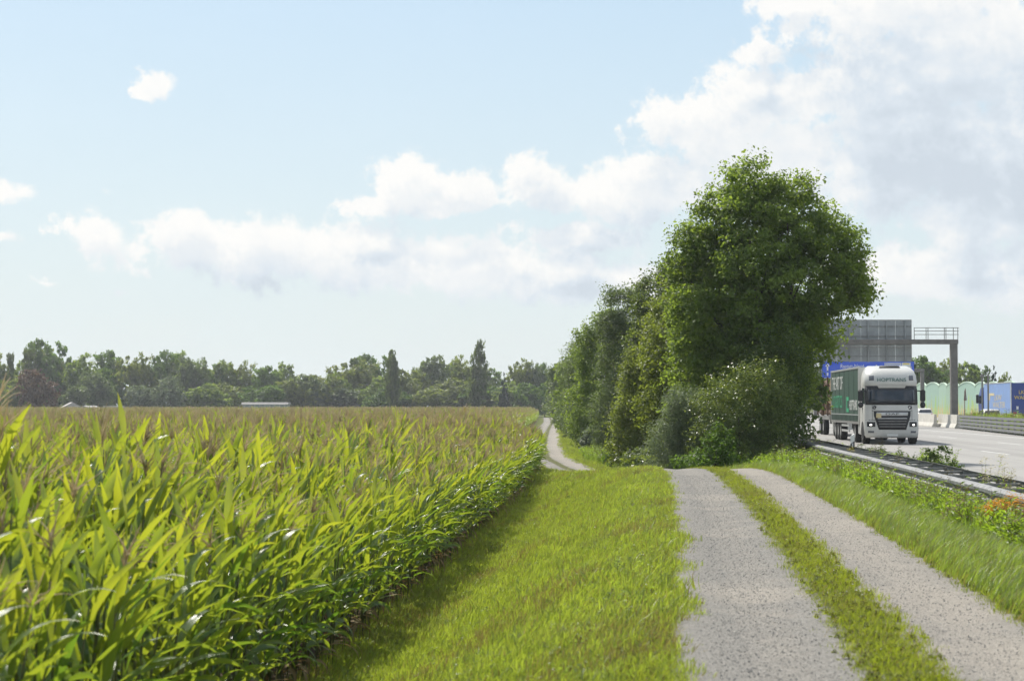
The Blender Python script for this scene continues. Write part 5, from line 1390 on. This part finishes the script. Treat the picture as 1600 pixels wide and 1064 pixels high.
def tuft(seed, n, spread, h, w, lean=.35, wind=.25, mats=None, dry=0.0, nseg=3):
    r = np.random.default_rng(seed); V = []; F = []; mi = []
    for k in range(n):
        a = r.random() * 6.28; q = spread * math.sqrt(r.random()); x, y = q * math.cos(a), q * math.sin(a)
        hh = h * (.45 + .75 * r.random()); az = r.random() * 6.28; ln = lean * r.random() * hh
        dx, dy = math.cos(az) * ln + wind * hh * (.5 + r.random()), math.sin(az) * ln
        fa = r.random() * 6.28; sx, sy = math.cos(fa) * w * .5, math.sin(fa) * w * .5
        b = len(V)
        for i in range(nseg):
            s = i / nseg; ww = 1 - .65 * s ** 2
            px_, py_, pz_ = x + dx * s ** 1.8, y + dy * s ** 1.8, hh * (s - .18 * s ** 3) - (.02 if i == 0 else 0)
            V += [(px_ - sx * ww, py_ - sy * ww, pz_), (px_ + sx * ww, py_ + sy * ww, pz_)]
        V.append((x + dx, y + dy, hh * .82)); m_ = 1 if r.random() < dry else 0
        for i in range(nseg - 1): F.append((b + 2 * i, b + 2 * i + 1, b + 2 * i + 3, b + 2 * i + 2)); mi.append(m_)
        F.append((b + 2 * nseg - 2, b + 2 * nseg - 1, b + 2 * nseg)); mi.append(m_)
    me = bpy.data.meshes.new('tuft'); me.from_pydata(V, [], F)
    for m_ in mats: me.materials.append(m_)
    me.polygons.foreach_set('material_index', mi); me.polygons.foreach_set('use_smooth', [True] * len(F)); me.update()
    return me
def herb(seed, h, nstem, leafL, mats, top=None, ntop=0, leafn=9, lw=.4):
    """stems with small leaves, optional flower heads of little faces"""
    r = np.random.default_rng(seed); V = []; F = []; mi = []
    def quad(p, d, s, L, w, m_):
        b = len(V); d = d / np.linalg.norm(d); s = s - d * (s @ d); s /= np.linalg.norm(s) + 1e-9; n = np.cross(d, s)
        V.extend([p, p + d * L * .5 + s * w * .5 + n * L * .06, p + d * L - n * L * .12, p + d * L * .5 - s * w * .5 + n * L * .06]); F.append((b, b + 1, b + 2, b + 3)); mi.append(m_)
    for k in range(nstem):
        a = r.random() * 6.28; tip = np.array([math.cos(a) * h * .3 * r.random() + .08 * h, math.sin(a) * h * .3 * r.random(), h * (.6 + .5 * r.random())]); base = np.array([math.cos(a) * .05, math.sin(a) * .05, -.02])
        side = np.array([math.sin(a), -math.cos(a), 0]) * .004
        b = len(V); V.extend([base - side, base + side, tip + side * .5, tip - side * .5]); F.append((b, b + 1, b + 2, b + 3)); mi.append(1)
        for j in range(leafn):
            t = .12 + .88 * (j + r.random()) / leafn; p = base + (tip - base) * t; aa = r.random() * 6.28
            d = np.array([math.cos(aa), math.sin(aa), .2 + .6 * r.random()]); L = leafL * (1.15 - .6 * t) * (.7 + .6 * r.random())
            quad(p, d, np.array([-math.sin(aa), math.cos(aa), r.normal(0, .3)]), L, L * lw, 0)
        for j in range(ntop):
            p = tip + r.normal(0, .045, 3) * np.array([1, 1, .5]); aa = r.random() * 6.28
            quad(p, np.array([math.cos(aa), math.sin(aa), .5 * r.random()]), np.array([-math.sin(aa), math.cos(aa), .2]), *((.035, .03) if h > .1 else (.016, .014)), 2)
    me = bpy.data.meshes.new('herb'); me.from_pydata([tuple(p) for p in V], [], F)
    for m_ in mats: me.materials.append(m_)
    me.polygons.foreach_set('material_index', mi); me.update(); return me

T_MEADOW = [tuft(500 + i, 32, .13, .082 + .012 * (i % 4), .0062, .5, .18, [M['grass'], M['grass_dry']], .10) for i in range(6)] + [tuft(520, 16, .08, .19, .008, .5, .22, [M['grass'], M['grass_dry']], .15)]
T_MEADOW += [herb(530, .09, 7, .05, [M['grass_verge'], M['weed_stem']], leafn=4, lw=.6), tuft(531, 18, .11, .12, .006, .8, .3, [M['grass_dry'], M['grass_dry']], 0)]
T_TRACK = [tuft(540 + i, 22, .09, .055 + .012 * i, .006, .7, .1, [M['grass_track'], M['grass_dry']], .22) for i in range(4)]
T_VERGE = [tuft(560 + i, 30, .13, .20 + .03 * (i % 3), .007, .4, .5, [M['grass_verge'], M['grass_dry']], .14) for i in range(5)]
T_WEED = [herb(580 + i, .36 + .06 * (i % 3), 7, .12, [M['weed'], M['weed_stem']], leafn=9, lw=.38) for i in range(4)] + [tuft(590 + i, 26, .14, .40, .009, .45, .35, [M['weed'], M['grass_dry']], .12, 4) for i in range(2)] + [herb(596, .5, 5, .05, [M['weed_stem'], M['weed_stem'], M['weed_stem']], ntop=14, leafn=5)]
T_CLOVER = [herb(600 + i, .07, 8, .035, [M['grass_track'], M['weed_stem'], M['petal_white']], ntop=1 if i == 0 else 0, leafn=5, lw=.7) for i in range(2)]

def sample(n, y0, y1, ufn, pw=1.0):
    """points between y0 and y1 (denser near), sideways range by ufn(y) -> (x0, x1)"""
    y = y0 * (y1 / y0) ** (rng.random(n) ** pw)
    a, b = ufn(y); x = a + (b - a) * rng.random(n)
    return x, y
def place(name, label, protos, x, y, s0, s1, probs=None, tilt=.12):
    k = len(x); sl = .0
    P = np.stack([x, y, ground_z(x, y)], -1)
    rot = np.stack([rng.normal(0, tilt, k), rng.normal(0, tilt, k), rng.normal(0, .8, k)], -1)
    idx = rng.choice(len(protos), k, p=probs)
    return scatter(name, label, protos, P, rot, s0 + (s1 - s0) * rng.random(k), idx)
# meadow on the bank between maize and track
x, y = sample(30000, 10.5, 62, lambda y: (XE(y) - .3, XC(y) - 1.38 + .10 * np.sin(y * 2.3) * np.sin(y * .71) + .16 * rng.random(len(y)) ** 3))
x2, y2 = sample(9000, 62, 130, lambda y: (XE(y) - .3, XC(y) - 1.2))
x3, y3 = sample(7000, 60, 300, lambda y: (XC(y) + 1.15, XC(y) + 4.2 + .01 * y))
x4, y4 = sample(2600, 10.5, 60, lambda y: (XC(y) - 1.5, XC(y) - 1.1))
x = np.concatenate([x, x2, x3]); y = np.concatenate([y, y2, y3])
sc_ = np.where(y > 60, 1.5, 1.0)
P = np.stack([x, y, ground_z(x, y)], -1)
long_ = .72 + .5 * np.clip(.5 + .5 * np.sin(x * 1.9 + .7 * np.sin(y * .6)) * np.sin(y * .42 + x * .8), 0, 1)
k = len(x)
scatter('meadow_grass', 'bright green meadow grass on the bank between maize and track', T_MEADOW, P,
        np.stack([rng.normal(0, .15, k), rng.normal(0, .15, k), rng.normal(0, .9, k)], -1), sc_ * long_ * (.75 + .5 * rng.random(k)), np.where((np.sin(x * 1.1 + 1.7 * np.sin(y * .23)) * np.sin(y * .61 - x * .9) > .55) & (rng.random(k) < .35), 8, rng.choice(9, k, p=[.14] * 6 + [.05, .08, .03])))
# grass in the middle and along both edges of the track
x, y = sample(9000, 10.5, 58, lambda y: (XC(y) - .16, XC(y) + .27))
xm = x + rng.normal(0, .06, len(x))
xa, ya = sample(3600, 10.5, 58, lambda y: (XC(y) - 1.62, XC(y) - 1.36))
xb, yb = sample(3600, 10.5, 58, lambda y: (XC(y) + 1.2, XC(y) + 1.5))
x = np.concatenate([xm, xa, xb]); y = np.concatenate([y, ya, yb])
place('track_grass', 'short trodden yellowish grass in the middle and edges of the track', T_TRACK + T_CLOVER, x, y, .6, 1.35, [.24, .24, .20, .16, .004, .156])
# verge grass and weeds towards the guard rail
x, y = sample(12000, 12, 66, lambda y: (XC(y) + 1.3, XC(y) + 2.7 + .4 * np.sin(y * .5)))
place('verge_grass', 'wind combed bluish green grass along the right side of the track', T_VERGE + T_TRACK[2:], x, y, .55, 1.15, [.17, .17, .17, .17, .12, .1, .1])
x, y = sample(17000, 15, 68, lambda y: (XC(y) + 2.5, HR(y) + 4.9))
ok = rng.random(len(x)) < np.clip(.6 + .4 * np.sin(x * 1.3 + y * .5), .3, 1)
x, y = x[ok], y[ok]
place('roadside_weeds', 'tall mixed green weeds below the guard rail', T_WEED, x, y, .6, 1.4, [.07, .07, .06, .06, .36, .36, .02])
x, y = sample(900, 15, 70, lambda y: (HR(y) + 4.95, HR(y) + 5.7)); ok = np.sin(y * 1.1) + .6 * np.sin(y * 2.9) > .35; x, y = x[ok], y[ok]
place('rail_weeds', 'weeds growing up through the guard rail', T_WEED, x, y, .9, 1.6, [.19, .19, .19, .14, .13, .1, .06])
# strip at the foot of the trees
x, y = sample(2600, 57, 120, lambda y: (XC(y) + 2.0, XC(y) + 7.5)); place('undergrowth', 'rank grass and nettles at the foot of the tree row', T_WEED, x, y, .7, 1.6, [.19, .19, .19, .14, .13, .1, .06])
# median growth
t_ = rng.random(1500); yy_ = 60 + 108 * t_; xx_ = np.interp(yy_, [55, 75, 95, 117, 138, 154, 170], [23.4, 25.3, 27.5, 30.3, 32.8, 34.9, 36.9]) + .6 + 1.9 * rng.random(1500)
P = np.stack([xx_, yy_, np.full(1500, ROAD_Z + .36)], -1)
scatter('median_weeds', 'dry and green weeds growing along the motorway median', T_WEED, P, np.stack([rng.normal(0, .1, 1500)] * 2 + [rng.random(1500) * 6.28], -1), 1.0 + 1.3 * rng.random(1500) ** 2, rng.choice(7, 1500, p=[.16, .16, .14, .1, .14, .1, .2]))

# loose stones on the track
SM = []
for v in range(4):
    import bmesh as _bm
    b_ = _bm.new(); _bm.ops.create_icosphere(b_, subdivisions=1, radius=.5); r = np.random.default_rng(700 + v)
    for vt in b_.verts: vt.co *= .7 + .55 * r.random()
    for vt in b_.verts: vt.co.z *= .65
    me = bpy.data.meshes.new('stone'); b_.to_mesh(me); b_.free(); SM.append(me)
def stone_mat():
    m, q, out = new_mat('gravel_stone'); oi = q.n('ShaderNodeObjectInfo')
    c = q.ramp(oi.outputs['Random'], [(0.0, (0.15, 0.148, 0.145)), (0.35, (0.27, 0.262, 0.25)), (0.7, (0.38, 0.35, 0.31)), (1.0, (0.50, 0.47, 0.42))])
    b = q.n('ShaderNodeBsdfPrincipled'); q.link(c, b.inputs['Base Color']); b.inputs['Roughness'].default_value = .85; b.inputs['Specular IOR Level'].default_value = .25
    q.link(b.outputs[0], out.inputs[0]); return m
sm__ = stone_mat()
for me in SM: me.materials.append(sm__)
k = 30000
y = 10.5 * (46 / 10.5) ** rng.random(k); u = np.where(rng.random(k) < .58, -1, 1) * (.72 + rng.normal(0, .22, k)); ok = (np.abs(u) < 1.28) & (np.abs(u) > .2); y, u = y[ok], u[ok]
px_, py_ = track_pt(u, y); zz_ = ground_z(px_, py_) + .045 - .035 * np.exp(-((np.abs(u) - .72) / .30) ** 2) - .05 * sstep((np.abs(u) - 1.15) / .23)
k = len(y)
scatter('gravel', 'loose grey and beige gravel lying on the track', SM, np.stack([px_, py_, zz_ + .001], -1), rng.random((k, 3)) * 6.28, .005 + .013 * rng.random(k) ** 3.0, rng.integers(0, 4, k))

# ------------------------------------------------------------------ single plants that stand out
def flower_plant(X, Y, label, mat, h, name='flowering_plant', group=None, seed=1, nst=6, ntop=16, leafmat='weed'):
    t = thing(name, label, 'plant', (X, Y, float(ground_z(X, Y))), 0, group)
    full = herb(seed, h, nst, .09, [M[leafmat], M['weed_stem'], M[mat]], ntop=ntop, leafn=8, lw=.25)
    for nm, want in (('leaves', 0), ('stem', 1), ('flower_head', 2)):
        n = len(full.vertices); co = [v.co.copy() for v in full.vertices]
        fs = [tuple(p.vertices) for p in full.polygons if p.material_index == want]
        used = sorted({i for f in fs for i in f}); mp_ = {o: k for k, o in enumerate(used)}
        me = bpy.data.meshes.new(nm); me.from_pydata([co[i] for i in used], [], [tuple(mp_[i] for i in f) for f in fs]); me.materials.append(full.materials[want]); me.update()
        obj(nm, me, t)
    return t
for i, (px, py, Y) in enumerate(((1553, 802, 25.4), (1562, 797, 25.8), (1570, 800, 25.5), (1579, 808, 25.0), (1592, 803, 25.3), (1540, 806, 25.1))):
    X = PXY(px, Y); gz = float(ground_z(X, Y))
    flower_plant(X, Y, 'orange flowering weed on the slope below the guard rail', 'petal_orange', max(.45, PZ_(py, Y) - gz + .16), 'flowering_plant', 'orange flowering weeds on the slope', 800 + i, 9, 26)
flower_plant(PXY(1327, 53), 53, 'yellow flowering herb by the guard rail near the maple', 'petal_yellow', .75, seed=820, nst=7, ntop=14, leafmat='weed')
for i, (px, Y, lab) in enumerate(((1538, 33.5, 'cream plumed grass clump rising above the guard rail'), (1566, 31, 'pale wispy seed clump against the front rail beam'))):
    X = PXY(px, Y); flower_plant(X, Y, lab, 'petal_cream', 1.02 - .12 * i, 'seed_clump', None, 830 + i, 14, 20)

# ------------------------------------------------------------------ haze in the air
HAZE = 0.00022
if HAZE > 0:
    m = bpy.data.materials.new('haze'); m.use_nodes = True; t_ = m.node_tree; t_.nodes.clear(); q = NT(t_)
    pv = q.n('ShaderNodeVolumePrincipled'); pv.inputs['Density'].default_value = HAZE; pv.inputs['Color'].default_value = (.90, .94, 1, 1); pv.inputs['Anisotropy'].default_value = .35
    out = q.n('ShaderNodeOutputMaterial'); q.link(pv.outputs[0], out.inputs['Volume'])
    mb = MB(); mb.box(-1600, 1600, -70, 3100, -3, 26)
    tag(mb.build('haze', m), 'thin bright summer haze over the fields', kind='stuff')
